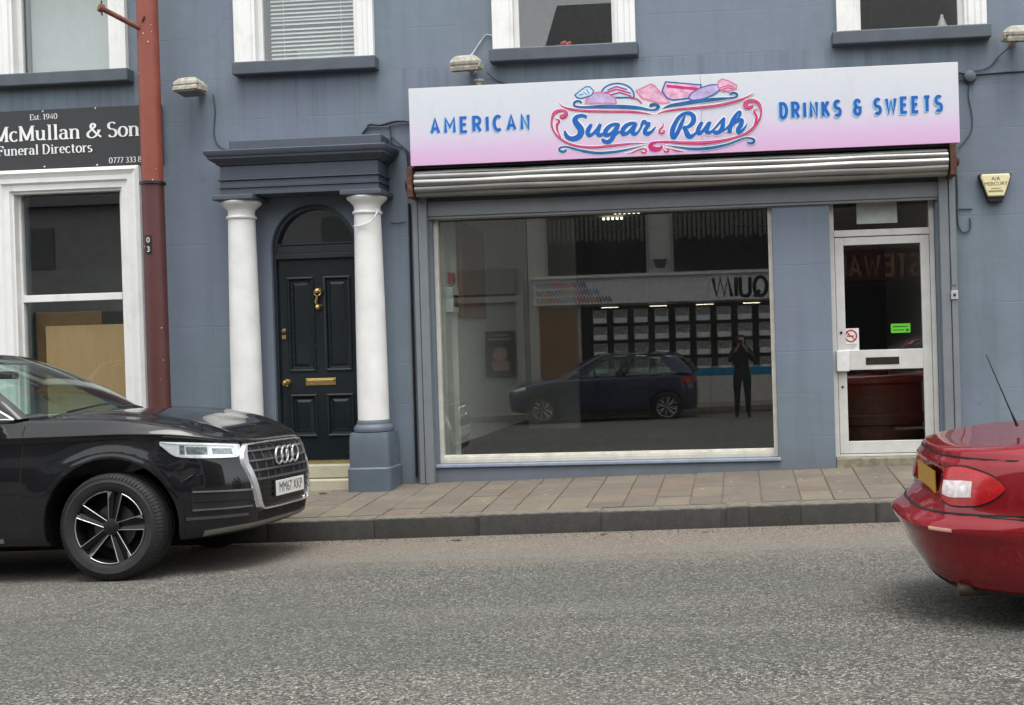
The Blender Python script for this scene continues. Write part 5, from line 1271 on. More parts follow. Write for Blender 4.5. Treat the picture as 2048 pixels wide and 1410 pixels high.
for k in range(4):
    yc = -.147+.098*k; c0 = K_.front(yc, .79, .034); pts = [(c0.x + .0, yc + .0625*math.cos(a), .79+.0625*math.sin(a)) for a in [2*math.pi*q/24 for q in range(25)]]
    rgm.tube([(p[0] + (.003 if k % 2 else 0), p[1], p[2]) for p in pts], .0085, 8, caps=False)
mk('ring_emblem', rgm, M['chrome'], suv, smooth=60)
px = K_.front(0, .55, 0).x + .018
mk('number_plate', MB().box(px, px+.008, -.26, .26, .495, .607), simple('plate_white', (.74,.74,.70), .45, var=.04), suv, bevel=.002)
mk('plate_lettering', text_on('MM67 XKP', .108, lambda a, b: (px+.0092, a*.86, .517+b)), M['black'], suv, fix=False)
mk('plate_holder', MB().box(px-.02, px-.0005, -.27, .27, .488, .614), M['trimblack'], suv, bevel=.004)
PV = -.25
for sg in (-1, 1):
    ph = lambda u: sg*R_(26.5 + (53.5-26.5)*u)
    ztop = pch([0, .15, .5, 1], [.900, .908, .928, .950]); zbot = pch([0, .04, .1, .55, .8, 1], [.86, .822, .812, .822, .84, .925])
    fpan = lambda u, v, e: K_.polar(PV, ph(u), zbot(u)+(ztop(u)-zbot(u))*v, e)
    hl = mk('headlight', patch(fpan, 26, 6, -.012, .004), simple('lamp_reflector', (.74,.76,.77), .25, .25, var=.12, vscale=30), suv, smooth=50)
    mk('lamp_bezel', patch(lambda u, v, e: fpan(.0+1.0*u, v*.10, e), 24, 1, .003, .010), M['chrome'], hl, smooth=40)
    mk('running_light', patch(lambda u, v, e: fpan(.02+.96*u, .86+.14*v, e), 24, 1, .003, .009), simple('lamp_white', (.85,.86,.87), .25), hl, smooth=40)
    mk('running_light', patch(lambda u, v, e: fpan(.04+.06*u, .1+.76*v, e), 2, 6, .003, .009), simple('lamp_white2', (.85,.86,.87), .25), hl, smooth=40)
    for (u0, u1, v0, v1) in ((.14, .38, .28, .66), (.44, .68, .25, .72), (.70, .76, .2, .8)):
        mk('lamp_module', patch(lambda u, v, e: fpan(u0+(u1-u0)*u, v0+(v1-v0)*v, e), 6, 4, .003, .007), simple('lamp_module', (.22,.24,.25), .15, .5, var=.6, vscale=45), hl, smooth=40)
    mk('lamp_lens', patch(lambda u, v, e: fpan(u, v, e), 26, 6, .012, .015), glass('lamp_glass', (.96,.97,.97)), hl, smooth=60)
    pi_ = lambda u: sg*R_(24.5 + (44-24.5)*u); zt = lambda u: .575+.018*u; zb = lambda u: .452+.005*u
    fin = lambda u, v, e: K_.polar(PV, pi_(u), zb(u)+(zt(u)-zb(u))*v, e)
    it_ = mk('air_intake', patch(fin, 14, 6, -.012, .003), simple('intake_black', (.009,.009,.010), .5), suv, smooth=40)
    mk('intake_trim', patch(lambda u, v, e: fin(u, .93+.09*v, e), 14, 1, .001, .014), simple('trim_grey', (.30,.31,.32), .3, .8), it_, smooth=40)
    mk('intake_trim', patch(lambda u, v, e: fin(u, -.02+.09*v, e), 14, 1, .001, .014), simple('trim_grey2', (.22,.23,.24), .3, .8), it_, smooth=40)
    mk('intake_fin', patch(lambda u, v, e: fin(u, .44+.05*v, e), 14, 1, .001, .010), M['trimblack'], it_, smooth=40)
    mk('bumper_strip', patch(lambda u, v, e: K_.polar(PV, sg*R_(26+(46-26)*u), .388+.02*v+.004*u, e), 14, 2, -.002, .007), simple('strip_grey', (.07,.072,.075), .35, .4), suv, smooth=40)
    # shut lines
    ln = lambda a, b, e: K_.side(a, b, e, sg)
    sl1 = skin_line(ln, [(-.615,1.10),(-.615,1.0),(-.63,.8),(-.64,.55),(-.60,.34)], .006, .0012); s2 = skin_line(ln, [(-1.78,1.10),(-1.80,.8),(-1.80,.36)], .006, .0012); mk('panel_gap', s2, M['blackgap'], suv, fix=False)
    s3 = skin_line(lambda a, b, e: K_.top(a, sg*b, e), [(-.60,.800),(-.2,.795),(.2,.775),(.45,.735),(.62,.68)], .006, .0012); mk('panel_gap', s3, M['blackgap'], suv, fix=False)
    mk('panel_gap', sl1, M['blackgap'], suv, fix=False)
    mk('door_handle', MB().box(-1.68, -1.48, sg*.885 if sg > 0 else -.925, .925 if sg > 0 else -.885, .945, .972), pm, suv, bevel=.01)
    mk('sill_trim', patch(lambda u, v, e: K_.side(-.78-1.4*u, .285+.03*v, e, sg), 12, 2, -.002, .012), simple('sill_silver', (.26,.26,.25), .4, .5), suv, smooth=40)
    lt = lambda u, v, e: K_.polar(-2.9, math.pi-sg*R_(20+32*u), .90+.13*v, e)
    mk('tail_light', patch(lt, 12, 4, -.01, .006), simple('tail_red', (.30,.01,.01), .2, coat=1), suv, smooth=50)
s4 = skin_line(lambda a, b, e: K_.front(a, b, e), [(-.6,.899),(-.3,.905),(0,.907),(.3,.905),(.6,.899)], .006, .0015); mk('panel_gap', s4, M['blackgap'], suv, fix=False)
mk('skid_plate', patch(lambda u, v, e: K_.polar(PV, R_(-40+80*u), .298+.038*v - .03*(abs(2*u-1)**3), e), 30, 3, -.004, .012), simple('skid_silver', (.30,.295,.28), .45, .6), suv, smooth=40)
mk('lower_intake', patch(lambda u, v, e: K_.front(-.44+.88*u, .345+.055*v, e), 14, 2, -.004, .004), M['blackgap'], suv)

# ---------------------------------------------------------------- red car driving off to the right
def red_shape(v):
    v = Vector(v)
    for wx in (0, -2.65):
        d = math.hypot(v.x-wx, v.z-.315)
        if v.z < .8 and abs(v.y) > .6: v.y += math.copysign(.012*math.exp(-((d-.40)/.05)**2), v.y)
    if v.x < -3.2:                                            # boot lid overhang and number plate recess
        v.x += .070*math.exp(-((v.z-.685)/.085)**4)*max(0, 1-(abs(v.y)/.40)**6)
        v.x -= .030*math.exp(-((v.z-.50)/.05)**2)
    return v
RED = dict(nose=.90, tail=-3.625, hw=.872, nf=3.6, nr=3.3, cx=-1.35, sub=5, shape=red_shape, rings=[
 dict(d=.25, df=.10, dr=.18, z=.165), dict(d=.06, df=.07, dr=.13, z=.175), dict(d=.022, df=.02, dr=.085, z=.245), dict(d=.010, df=0, dr=.022, z=.37), dict(d=.0, df=0, dr=.0, z=.50),
 dict(d=.006, df=.02, dr=.055, z=[(-3.65,.575),(0,.60),(.95,.58)]), dict(d=.012, df=.06, dr=.065, z=[(-3.65,.68),(0,.69),(.95,.66)]),
 dict(d=.025, df=.10, dr=.085, z=[(-3.65,.775),(-3.0,.79),(-1.5,.80),(0,.77),(.95,.70)]), dict(d=.045, df=.12, dr=.095, z=[(-3.65,.812),(-3.0,.83),(-1.5,.87),(-.5,.86),(.3,.79),(.95,.72)]),
 dict(d=.075, df=.13, dr=.08, z=[(-3.65,.845),(-3.4,.852),(-3.0,.865),(-1.5,.915),(-.5,.905),(.3,.82),(.95,.73)]),
 dict(d=.16, df=.10, dr=.05, z=[(-3.65,.852),(-3.3,.872),(-2.9,.90),(-2.4,.90),(-1.0,.86),(-.5,.92),(.3,.85),(.95,.74)]),
 dict(d=.42, df=.05, z=[(-3.3,.870),(-3.0,.895),(-2.65,.93),(-2.4,.86),(-1.0,.82),(-.55,.93),(.3,.87)]), dict(d=.78, z=[(-3.2,.880),(-2.8,.92),(-2.55,.965),(-2.3,.86),(-1.0,.82),(-.55,.94),(.1,.89)])])
RX = 4.44
red = thing('red_car', 'red car with yellow rear plate leaving the frame on the right', 'car', (RX, -5.05, road_z(2.4, -5.05)+.03), rot=(.012, -math.atan(SL)*.6, 0))
red.location.z = road_z(RX-3.2, -5.05) + SL*.6*3.2
rp = paint('red_paint', (.22,.006,.012), .15, .25)
rme = bool_cut(car_body(RED), two_cuts(0, .315, .36, .872, .36) + two_cuts(-2.65, .315, .36, .872, .36))
mk('body', rme, rp, red, smooth=34); Q_ = Skin(rme)
for x_ in (0, -2.65):
    for sg in (-1, 1): wheel(red, x_, sg*.765, .312, .205, sg, 'dull', .205)
greenhouse(red, dict(ws_base=(-.58,.74,.895), ws_top=(-1.28,.56,1.36), rw_base=(-2.62,.62,.955), rw_top=(-2.1,.53,1.34), sg_front=((-.70,.79,.90),(-1.36,.60,1.345)), sg_rear=((-2.42,.755,.93),(-2.02,.585,1.33)), peak=.035, bow=.16), rp)
cabin(red, [(-1.6,-.36,.40), (-1.6,.36,.40), (-2.25,-.34,.30), (-2.25,.34,.30)], -.85, .92, -.36)
RV = -2.75
tred = simple('tail_lamp_red', (.48,.004,.008), .25, var=.25, vscale=25); tclear = simple('tail_lamp_clear', (.82,.78,.76), .2, .2, var=.3, vscale=35)
for sg in (-1, 1):
    # lamp outline in polar angle about RV: inner edge on the rear face, point wrapped on to the flank
    an = lambda u: math.pi - sg*R_(28 + 25*u)
    zt = pch([0, .1, .35, .7, .9, 1], [.745, .775, .785, .765, .735, .700]); zb = pch([0, .06, .3, .6, .85, 1], [.69, .635, .605, .612, .645, .690])
    lamp = lambda u, v, e: Q_.polar(RV, an(u), zb(u)+(zt(u)-zb(u))*v, e)
    tl = mk('tail_light', patch(lamp, 24, 10, -.012, .005), tred, red, smooth=50)
    mk('clear_lamp', patch(lambda u, v, e: lamp(.10+.46*u, .18+.44*v+.06*u, e), 12, 6, .004, .008), tclear, tl, smooth=50)
    mk('lamp_lens', patch(lambda u, v, e: lamp(u, v, e), 24, 8, .011, .013), glass('tail_glass', (.98,.96,.96), .4), tl, smooth=60)
    mk('lamp_gasket', (lambda a, b: (a.add(b.v, b.f), a)[1])(skin_line(lambda a, b, e: Q_.polar(RV, an(a), b, e), [(k/12, zt(k/12)+.004) for k in range(13)], .008, .002), skin_line(lambda a, b, e: Q_.polar(RV, an(a), b, e), [(k/12, zb(k/12)-.004) for k in range(13)], .008, .002)), M['blackgap'], tl, fix=False)
    mk('reflector', patch(lambda u, v, e: Q_.polar(RV, math.pi-sg*R_(30+8*u), .488+.016*v, e), 6, 2, -.003, .006), simple('amber_reflector', (.75,.42,.30), .25), red)
    g1_ = skin_line(lambda a, b, e: Q_.top(a, sg*b, e), [(-3.42,.70),(-3.2,.715),(-2.9,.72),(-2.65,.70)], .007, .0015); g2 = skin_line(lambda a, b, e: Q_.side(a, b, e, sg), [(-3.35,.565),(-3.2,.56),(-3.05,.545)], .006, .0015); mk('panel_gap', g2, M['blackgap'], red, fix=False)
    g3 = skin_line(lambda a, b, e: Q_.side(a, b, e, sg), [(-2.1,.86),(-2.12,.7),(-2.0,.45),(-1.95,.28)], .006, .0015); mk('panel_gap', g3, M['blackgap'], red, fix=False); g4 = skin_line(lambda a, b, e: Q_.side(a, b, e, sg), [(-.62,.84),(-.6,.6),(-.58,.28)], .006, .0015); mk('panel_gap', g4, M['blackgap'], red, fix=False)
    mk('panel_gap', g1_, M['blackgap'], red, fix=False)
    mk('door_mirror', MB().lathe([(0,-.09), (.05,-.085), (.085,-.04), (.085,.03), (.06,.08), (0,.09)], (0,0,0), 'Y', 16), rp, red, smooth=50, loc=(-.85, sg*.93, .97))
    hl = lambda u, v, e: Q_.polar(-.1, sg*R_(24+28*u), .60+.07*v+.03*u, e)
    mk('headlight', patch(hl, 12, 4, -.01, .006), simple('red_car_lamp', (.7,.7,.7), .2, .6), red, smooth=50)
gb = skin_line(lambda a, b, e: Q_.rear(a, b, e), [(-.70,.575),(-.4,.565),(0,.562),(.4,.565),(.70,.575)], .009, .005); mk('panel_gap', gb, M['blackgap'], red, fix=False)
gb2 = skin_line(lambda a, b, e: Q_.rear(a, b, e), [(-.72,.82),(-.4,.826),(0,.828),(.4,.826),(.72,.82)], .008, .005); mk('panel_gap', gb2, M['blackgap'], red, fix=False)
sp_ = MB(); 
def spo(u, v):
    q = 2*u-1; y = .60*q; x = -3.515+.16*q*q+.16*v; b = Q_.top(max(x, -3.46+.16*q*q), y, 0); z = max(.855, b.z if b else .87); return Vector((x, y, z + .002 + .024*(1-v)**2*(1-abs(q)**8)))
qx = min(Q_.rear(y_, .68, 0).x for y_ in (-.24, 0, .24)) - .006
ypl = simple('plate_yellow', (.48,.27,.012), .4, var=.12, vscale=25)
mk('number_plate', MB().box(qx-.008, qx, -.26, .26, .628, .739), ypl, red, bevel=.002)
mk('plate_lamp_bar', patch(lambda u, v, e: Q_.rear(-.33+.66*u, .772+.016*v, e), 14, 2, -.004, .008), rp, red, smooth=40)
mk('bumper_lip', patch(lambda u, v, e: Q_.polar(RV, math.pi-R_(-62+124*u), .172+.035*v, e), 30, 3, -.004, .006), M['trimblack'], red, smooth=50)
mk('exhaust_pipe', MB().lathe([(.032, -3.43), (.032, -3.1)], (0, -.46, .195), 'X', 20).lathe([(.027, -3.433), (.026, -3.3)], (0, -.46, .195), 'X', 20), simple('exhaust_steel', (.10,.075,.055), .6, .6), red, smooth=40)
mk('aerial', MB().tube([(-3.02, .0, .925), (-3.05, 0, 1.0), (-3.165, 0, 1.30)], [.009, .004, .0025], 8), M['trimblack'], red, smooth=40)

# ---------------------------------------------------------------- blue hatchback across the street (seen in the shop glass)
HAT = dict(nose=.83, tail=-3.24, hw=.86, nf=3.8, nr=4.4, cx=-1.2, sub=3, rings=[
 dict(d=.22, df=.10, z=.22), dict(d=.06, df=.06, z=.24), dict(d=.02, df=.01, z=.34), dict(d=.006, z=.50), dict(d=0, df=.02, z=.66), dict(d=.02, df=.08, dr=.02, z=[(-3.3,.84),(0,.82),(.9,.70)]),
 dict(d=.05, df=.13, dr=.04, z=[(-3.3,.97),(-1.5,.93),(-.5,.90),(.4,.82),(.9,.74)]), dict(d=.12, df=.12, dr=.04, z=[(-3.3,.99),(-1.5,.94),(-.5,.93),(.2,.88),(.9,.75)]),
 dict(d=.40, df=.06, z=[(-3.3,.90),(-1,.85),(-.5,.95),(.2,.91)]), dict(d=.76, z=[(-3.3,.90),(-1,.85),(-.5,.96),(0,.93)])])
hat = thing('blue_car', 'blue hatchback parked across the street, reflected in the shop window', 'car', (-4.14, -12.82, road_z(-4.1, -12.8)), rot=(0, 0, math.pi))
bp = paint('blue_paint', (.04,.048,.095), .3, .25)
hme = bool_cut(car_body(HAT), two_cuts(0, .31, .36, .86, .34) + two_cuts(-2.60, .31, .36, .86, .34))
mk('body', hme, bp, hat, smooth=34); H_ = Skin(hme)
for x_ in (0, -2.60):
    for sg in (-1, 1): wheel(hat, x_, sg*.755, .31, .195, sg, 'multi', .215)
greenhouse(hat, dict(ws_base=(-.42,.72,.925), ws_top=(-1.22,.57,1.40), rw_base=(-3.18,.62,.98), rw_top=(-2.75,.52,1.38), sg_front=((-.55,.79,.93),(-1.30,.61,1.385)), sg_rear=((-2.75,.77,1.02),(-2.45,.58,1.36)), peak=.04, bow=.18), bp)
cabin(hat, [(-1.5,-.36,.40), (-1.5,.36,.40)], -.75, .93, -.36)
for sg in (-1, 1):
    mk('headlight', patch(lambda u, v, e: H_.polar(-.1, sg*R_(24+34*u), .66+.07*v+.06*u, e), 12, 4, -.01, .006), simple('blue_car_lamp', (.7,.7,.7), .2, .6), hat, smooth=50)
    mk('tail_light', patch(lambda u, v, e: H_.polar(-2.5, math.pi-sg*R_(34+26*u), .80+.13*v, e), 12, 4, -.01, .006), tred, hat, smooth=50)
    mk('door_mirror', MB().lathe([(0,-.09), (.05,-.085), (.085,-.04), (.085,.03), (.06,.08), (0,.09)], (0,0,0), 'Y', 16), bp, hat, smooth=50, loc=(-.70, sg*.93, 1.0))
# ---------------------------------------------------------------- inside the empty sweet shop
FZ = .17
room = thing('shop_interior', 'dim empty shop room behind the large window', 'room', (-.4, .4, FZ))
ro_ = Vector(room.location)
def rbox(x0, x1, y0, y1, z0, z1): return MB().box(x0-ro_.x, x1-ro_.x, y0-ro_.y, y1-ro_.y, z0-ro_.z, z1-ro_.z)
mk('floor', rbox(-3.25, 2.28, .302, 5.8, FZ-.1, FZ), M['intfloor'], room)
mk('side_wall', rbox(-3.25, -2.93, .56, 4.2, FZ, 3.0), M['intwall'], room); mk('side_wall', rbox(-3.27, -2.985, .302, .559, FZ, 3.0), M['intwall'], room)
mk('side_wall', rbox(-3.25, -2.2, 4.2, 4.3, FZ, 3.0), M['intwall'], room); mk('side_wall', rbox(2.15, 2.28, .302, 5.8, FZ, 3.0), M['intwall'], room)
mk('back_wall', rbox(-3.25, 2.28, 5.75, 5.85, FZ, 3.0), simple('shop_back_wall', (.12,.118,.11), .8, var=.1), room)
mk('ceiling', rbox(-3.25, 2.28, .302, 5.8, 3.0, 3.1), M['intwall'], room)
mk('skirting', rbox(-2.929, -2.905, .56, 4.2, FZ, FZ+.13), simple('dark_skirting', (.04,.04,.04), .5), room)
mk('inner_door', rbox(-2.18, -1.35, 5.70, 5.745, FZ, 2.25), simple('inner_door_paint', (.05,.045,.04), .5), room, bevel=.01)
mk('pillar', rbox(.36, .88, .302, .50, FZ, 3.0), M['intwall'], room)
bdm = tag(mk('timber_panel', MB().box(-2.93, -2.87, .60, 1.66, 1.62, 2.62), m_wood('shop_panel_wood', lin(110, 74, 36), lin(150, 104, 52)), bevel=.004), 'brown timber panel on the left inside wall of the shop', 'panel')
cp_ = thing('control_panel', 'white control box with dark screen on the left inside wall of the shop', 'control panel', (-2.985, .45, 1.66))
mk('case', MB().box(0, .075, -.13, .13, 0, .26), simple('panel_white', (.66,.70,.68), .4), cp_, bevel=.008)
mk('screen', MB().box(.0755, .079, -.09, .10, .06, .18), simple('panel_screen', (.02,.025,.03), .15), cp_)
tag(mk('alarm_call_point', MB().box(-2.985, -2.93, .42, .54, 1.97, 2.07), simple('call_point_red', (.45,.02,.02), .4), bevel=.008), 'small red call point above the white control box', 'call point')
ct = MB().lathe([(.48, 0), (.50, .02), (.50, .20), (.515, .21), (.515, .30), (.50, .31), (.50, .62), (.52, .64), (.52, .68), (0, .68)], (1.40, 1.15, FZ), 'Z', 40)
cto = tag(mk('round_counter', ct, m_wood('dark_timber', lin(74, 38, 24), lin(104, 60, 38)), smooth=30), 'round reddish timber counter behind the shop door glass', 'counter')
lit = NT('lit_lamp'); lit.set(Base_Color=(.8,.8,.75), Emission_Color=(1, .92, .72)); lit.b.inputs['Emission Strength'].default_value = 1.0
for k in range(6): mk('ceiling_lamp', rbox(-1.56+.06*k, -1.53+.06*k, 3.35, 3.38, 2.955, 2.985), lit.m, room)
for k in range(5): mk('ceiling_lamp', rbox(-1.78+.06*k, -1.75+.06*k, 3.95, 3.98, 2.955, 2.985), lit.m, room)
# ---------------------------------------------------------------- across the street (seen in the glass)
OY = -15.4
def fcard(x0, x1, z0, z1, d=.02, y=OY): return MB().box(x0, x1, y, y+d, z0, z1)
pale = simple('pale_stucco', (.62,.60,.56), .8, var=.08, vscale=2)
ea = thing('estate_agent_building', 'pale estate agent building across the street, reflected in the shop window', 'building', (-1.6, OY, -.15))
eo = Vector(ea.location)
def part(root, name, m, mat, **k):
    o_ = root.location; m.v = [(a-o_.x, b-o_.y, c-o_.z) for a, b, c in m.v]; return mk(name, m, mat, root, **k)
part(ea, 'wall', MB().box(-5.0, 1.62, -21, OY, -.6, 7.2), pale)
def slate(root, x0, x1, ze, zr, ye=OY+.3, yr=-19.6):
    m = MB(); m.add([(x0, ye, ze), (x1, ye, ze), (x1, yr, zr), (x0, yr, zr), (x0, -23, ze), (x1, -23, ze)], [(0,1,2,3), (3,2,5,4), (0,3,4), (1,5,2), (0,4,5,1)])
    n = NT('slates'); br = n.new('ShaderNodeTexBrick'); br.inputs['Scale'].default_value = 1; br.inputs['Brick Width'].default_value = .3; br.inputs['Row Height'].default_value = .2; br.inputs['Mortar Size'].default_value = .012
    br.inputs['Color1'].default_value = (.035,.037,.04,1); br.inputs['Color2'].default_value = (.055,.055,.058,1); br.inputs['Mortar'].default_value = (.015,.015,.016,1)
    sx = n.new('ShaderNodeSeparateXYZ'); n.ln(n.coord(), sx.inputs[0]); cb = n.new('ShaderNodeCombineXYZ'); n.ln(sx.outputs[0], cb.inputs[0]); n.ln(sx.outputs[1], cb.inputs[1]); n.ln(cb.outputs[0], br.inputs['Vector'])
    n.set(Base_Color=br.outputs['Color'], Roughness=.6, Normal=n.bump(br.outputs['Fac'], .4, .01)); return part(root, 'roof', m, n.m)
slate(ea, -4.75, 1.62, 7.2, 10.7)
dkg = simple('dark_glazing', (.02,.021,.021), .12, var=.2)
for x0, x1 in ((-4.5, -2.15), (-1.5, .95)):
    w_ = part(ea, 'window', MB().box(x0, x1, OY, OY+.03, 3.0, 4.75), dkg)
    bm_ = MB()
    for k in range(int((x1-x0)/.11)): bm_.box(x0+.03+k*.11, x0+.10+k*.11, OY+.0305, OY+.034, 3.75+.1*((k*7) % 5)/5, 4.72)
    part(ea, 'vertical_blind', bm_, simple('blind_fabric', (.16,.16,.14), .7))
    part(ea, 'window_frame', MB().box(x0-.06, x0, OY, OY+.06, 2.95, 4.8).box(x1, x1+.06, OY, OY+.06, 2.95, 4.8).box(x0-.06, x1+.06, OY, OY+.062, 4.75, 4.82), simple('frame_grey', (.35,.35,.33), .5))
    part(ea, 'window', MB().box(x0+.3, x1-.3, OY, OY+.03, 5.4, 6.7), dkg)
part(ea, 'sign_board', MB().box(-4.85, 1.45, OY, OY+.14, 2.29, 2.90), simple('offwhite_board', (.86,.86,.83), .5))
part(ea, 'sign_cornice', MB().box(-4.9, 1.5, OY, OY+.22, 2.905, 2.97), simple('cornice_white', (.88,.88,.86), .5))
om = lambda X0, Z0, y: (lambda u, v, h: (X0-u-eo.x, y+h-eo.y, Z0+v-eo.z))
iq = Ink(om(.66, 2.36, OY+.14)); set_sans(iq, 'QUI', 0, 0, .44, .20, .22)
u0 = .44*(.66+.52+.22*3)+.01
iq.ribbon([(u0, 0), (u0+.08, .44), (u0+.17, .03), (u0+.26, .44), (u0+.35, .03), (u0+.43, .44)], .08)
mk('lettering', iq.m, M['black'], ea, fix=False)
zz = [(.02,.28,.55), (.55,.02,.05), (.60,.14,.02), (.03,.12,.45), (.38,.35,.04), (.50,.02,.16)]
for row, cnt in ((0, 4), (1, 5), (2, 6)):
    for k in range(cnt):
        col = (.03,.03,.03) if (row == 2 and k == 5) else zz[(k+row*2) % 6]; zi = Ink(om(-4.80+.30*(k+1), 2.33+.18*(2-row), OY+.14))
        zi.ribbon([(.28*q/7, .13 if q % 2 else 0) for q in range(8)], .045); mk('zigzag_print', zi.m, simple('zigzag_ink', col, .5), ea, fix=False)
sg_w = part(ea, 'shop_glazing', MB().box(-3.75, 1.35, OY, OY+.02, .75, 2.24), dkg)
part(ea, 'blue_band', MB().box(-1.2, 1.4, OY, OY+.05, .52, .70), simple('band_blue', (.02,.26,.48), .4))
part(ea, 'stall_riser', MB().box(-3.8, 1.45, OY, OY+.06, -.3, .515), simple('riser_cream', (.66,.64,.58), .6))
part(ea, 'timber_door', MB().box(-4.75, -3.85, OY, OY+.03, -.1, 2.24), m_wood('orange_timber', lin(120, 74, 40), lin(150, 96, 54)))
cpic = simple('card_picture', (.34,.33,.31), .4, var=.5, vscale=14); cwht = simple('card_white', (.88,.88,.86), .5)
cm1 = MB().box(-.17, .17, 0, .012, -.16, .16).mesh('card'); cm1.materials.append(cpic); cm2 = MB().box(-.155, .155, .0125, .016, -.15, -.03).mesh('card_strip'); cm2.materials.append(cwht)
for r_ in range(4):
    for c_ in range(9):
        cx_ = -3.3 + c_*.49; c1 = mk('property_card', cm1, None, ea, loc=(cx_-eo.x, .022, 1.98-.40*r_-eo.z)); mk('card_strip', cm2, None, c1)
em = NT('lit_tube'); em.set(Base_Color=(.8,.75,.65), Emission_Color=(1, .86, .66)); em.b.inputs['Emission Strength'].default_value = 3.0
for cx_ in (-3.05, -1.9, -.8, .3): part(ea, 'lit_tube', MB().box(cx_-.2, cx_+.2, OY+.022, OY+.03, 2.19, 2.21), em.m)
part(ea, 'alarm_box', MB().prism([(-1.92,3.1),(-1.72,3.1),(-1.66,3.3),(-1.98,3.3)], OY, OY+.1), simple('alarm_grey', (.08,.08,.08), .5))
sh2 = thing('butcher_building', 'building with dark red fascia across the street, reflected in the shop door', 'building', (5.5, OY, -.1))
part(sh2, 'wall', MB().box(1.64, 11, -21, OY, -.6, 7.0), simple('brown_stucco', (.16,.14,.12), .8)); slate(sh2, 1.64, 11, 7.0, 10.6)
part(sh2, 'fascia', MB().box(1.75, 9.5, OY, OY+.16, 2.62, 3.35), simple('fascia_maroon', (.09,.022,.018), .4))
so2 = Vector(sh2.location); i9 = Ink(lambda u, v, h: (4.20-u-so2.x, OY+.16+h-so2.y, 2.74+v-so2.z)); set_sans(i9, 'STEWAR', 0, 0, .46, .17, .26)
mk('lettering', i9.m, simple('gold_letters', (.26,.19,.10), .4), sh2, fix=False)
part(sh2, 'shop_glazing', MB().box(2.0, 9, OY, OY+.02, .5, 2.5), dkg); part(sh2, 'mullion', MB().box(3.0, 3.08, OY, OY+.05, .3, 2.55).box(4.6, 4.68, OY, OY+.05, .3, 2.55), simple('mullion_dark', (.03,.02,.02), .5))
lo = thing('low_shop_building', 'lower grey shop building across the street with a poster on its front', 'building', (-12, OY, -.3)); lo2 = Vector(lo.location)
part(lo, 'wall', MB().box(-24, -5.02, -20.5, OY, -.9, 5.1), simple('grey_stucco', (.42,.425,.41), .8, var=.12)); slate(lo, -24, -5.02, 5.1, 7.2, yr=-18.2)
part(lo, 'door_casing', MB().box(-5.3, -5.12, OY, OY+.08, -.3, 2.4).box(-6.9, -6.75, OY, OY+.08, -.3, 2.4).box(-6.9, -5.12, OY, OY+.1, 2.4, 2.55), simple('casing_white', (.5,.5,.48), .5))
part(lo, 'shop_glazing', MB().box(-24, -7.2, OY, OY+.035, .35, 2.5), dkg)
part(lo, 'fascia', MB().box(-10.5, -5.3, OY, OY+.12, 2.6, 3.2), simple('fascia_grey', (.30,.30,.29), .4))
for k in range(4):
    part(lo, 'window', MB().box(-22+k*4, -20.8+k*4, OY, OY+.03, 3.6, 4.6), simple('grey_glazing', (.14,.145,.14), .2))
pst = thing('chef_poster', 'dark poster with a pictured chef on the shop front across the street', 'poster', (-5.72, OY+.04, .62))
mk('sheet', MB().box(-.36, .36, 0, .02, 0, 1.1), simple('poster_black', (.025,.024,.022), .5), pst)
mk('picture', MB().lathe([(0, 0), (.16, 0), (.17, .003), (0, .004)], (0, .021, .55), 'Y', 20).box(-.2, .22, .0205, .024, .15, .38), simple('poster_figure', (.40,.25,.20), .5, var=.4, vscale=12), pst)
mk('headline', MB().box(-.2, .2, .0205, .0235, .98, 1.03).box(-.28, .28, .0205, .0235, .88, .93).box(-.28, .28, .0205, .0235, .04, .07), simple('poster_print', (.30,.29,.27), .5), pst)

# ---------------------------------------------------------------- the photographer, reflected in the glass
PZ_ = road_z(0, -11.36)
per = thing('person', 'person in dark clothes standing across the road taking the photograph', 'person', (0.02, -11.36, PZ_))
J = {'pel': (0,-.01,.88), 'sp': (0,-.02,1.04), 'ch': (0,0,1.24), 'nk': (0,.01,1.39), 'hb': (0,.03,1.45), 'hd': (0,.035,1.535), 'ht': (0,.03,1.60)}
Rd = {'pel': (.155,.115), 'sp': (.135,.10), 'ch': (.165,.115), 'nk': (.055,.055), 'hb': (.07,.075), 'hd': (.078,.095), 'ht': (.06,.07)}
E_ = [('pel','sp'), ('sp','ch'), ('ch','nk'), ('nk','hb'), ('hb','hd'), ('hd','ht')]
for s, n_ in ((-1,'l'), (1,'r')):
    J.update({'hip'+n_: (s*.095,0,.82), 'kn'+n_: (s*.105,.02,.47), 'an'+n_: (s*.115,-.02,.09), 'to'+n_: (s*.13,.13,.035), 'sh'+n_: (s*.165,0,1.33), 'el'+n_: (s*.235,.10,1.12), 'wr'+n_: (s*.085,.29,1.37), 'pa'+n_: (s*.06,.31,1.42)})
    Rd.update({'hip'+n_: (.10,.11), 'kn'+n_: (.066,.07), 'an'+n_: (.048,.05), 'to'+n_: (.045,.03), 'sh'+n_: (.07,.07), 'el'+n_: (.05,.05), 'wr'+n_: (.032,.032), 'pa'+n_: (.036,.022)})
    E_ += [('pel','hip'+n_), ('hip'+n_,'kn'+n_), ('kn'+n_,'an'+n_), ('an'+n_,'to'+n_), ('ch','sh'+n_), ('sh'+n_,'el'+n_), ('el'+n_,'wr'+n_), ('wr'+n_,'pa'+n_)]
ks_ = list(J); me = bpy.data.meshes.new('body'); me.from_pydata([J[k] for k in ks_], [(ks_.index(a), ks_.index(b)) for a, b in E_], [])
ob = bpy.data.objects.new('tmp_person', me); COL.objects.link(ob); ob.modifiers.new('skin', 'SKIN')
if not me.skin_vertices:
    bpy.context.view_layer.objects.active = ob
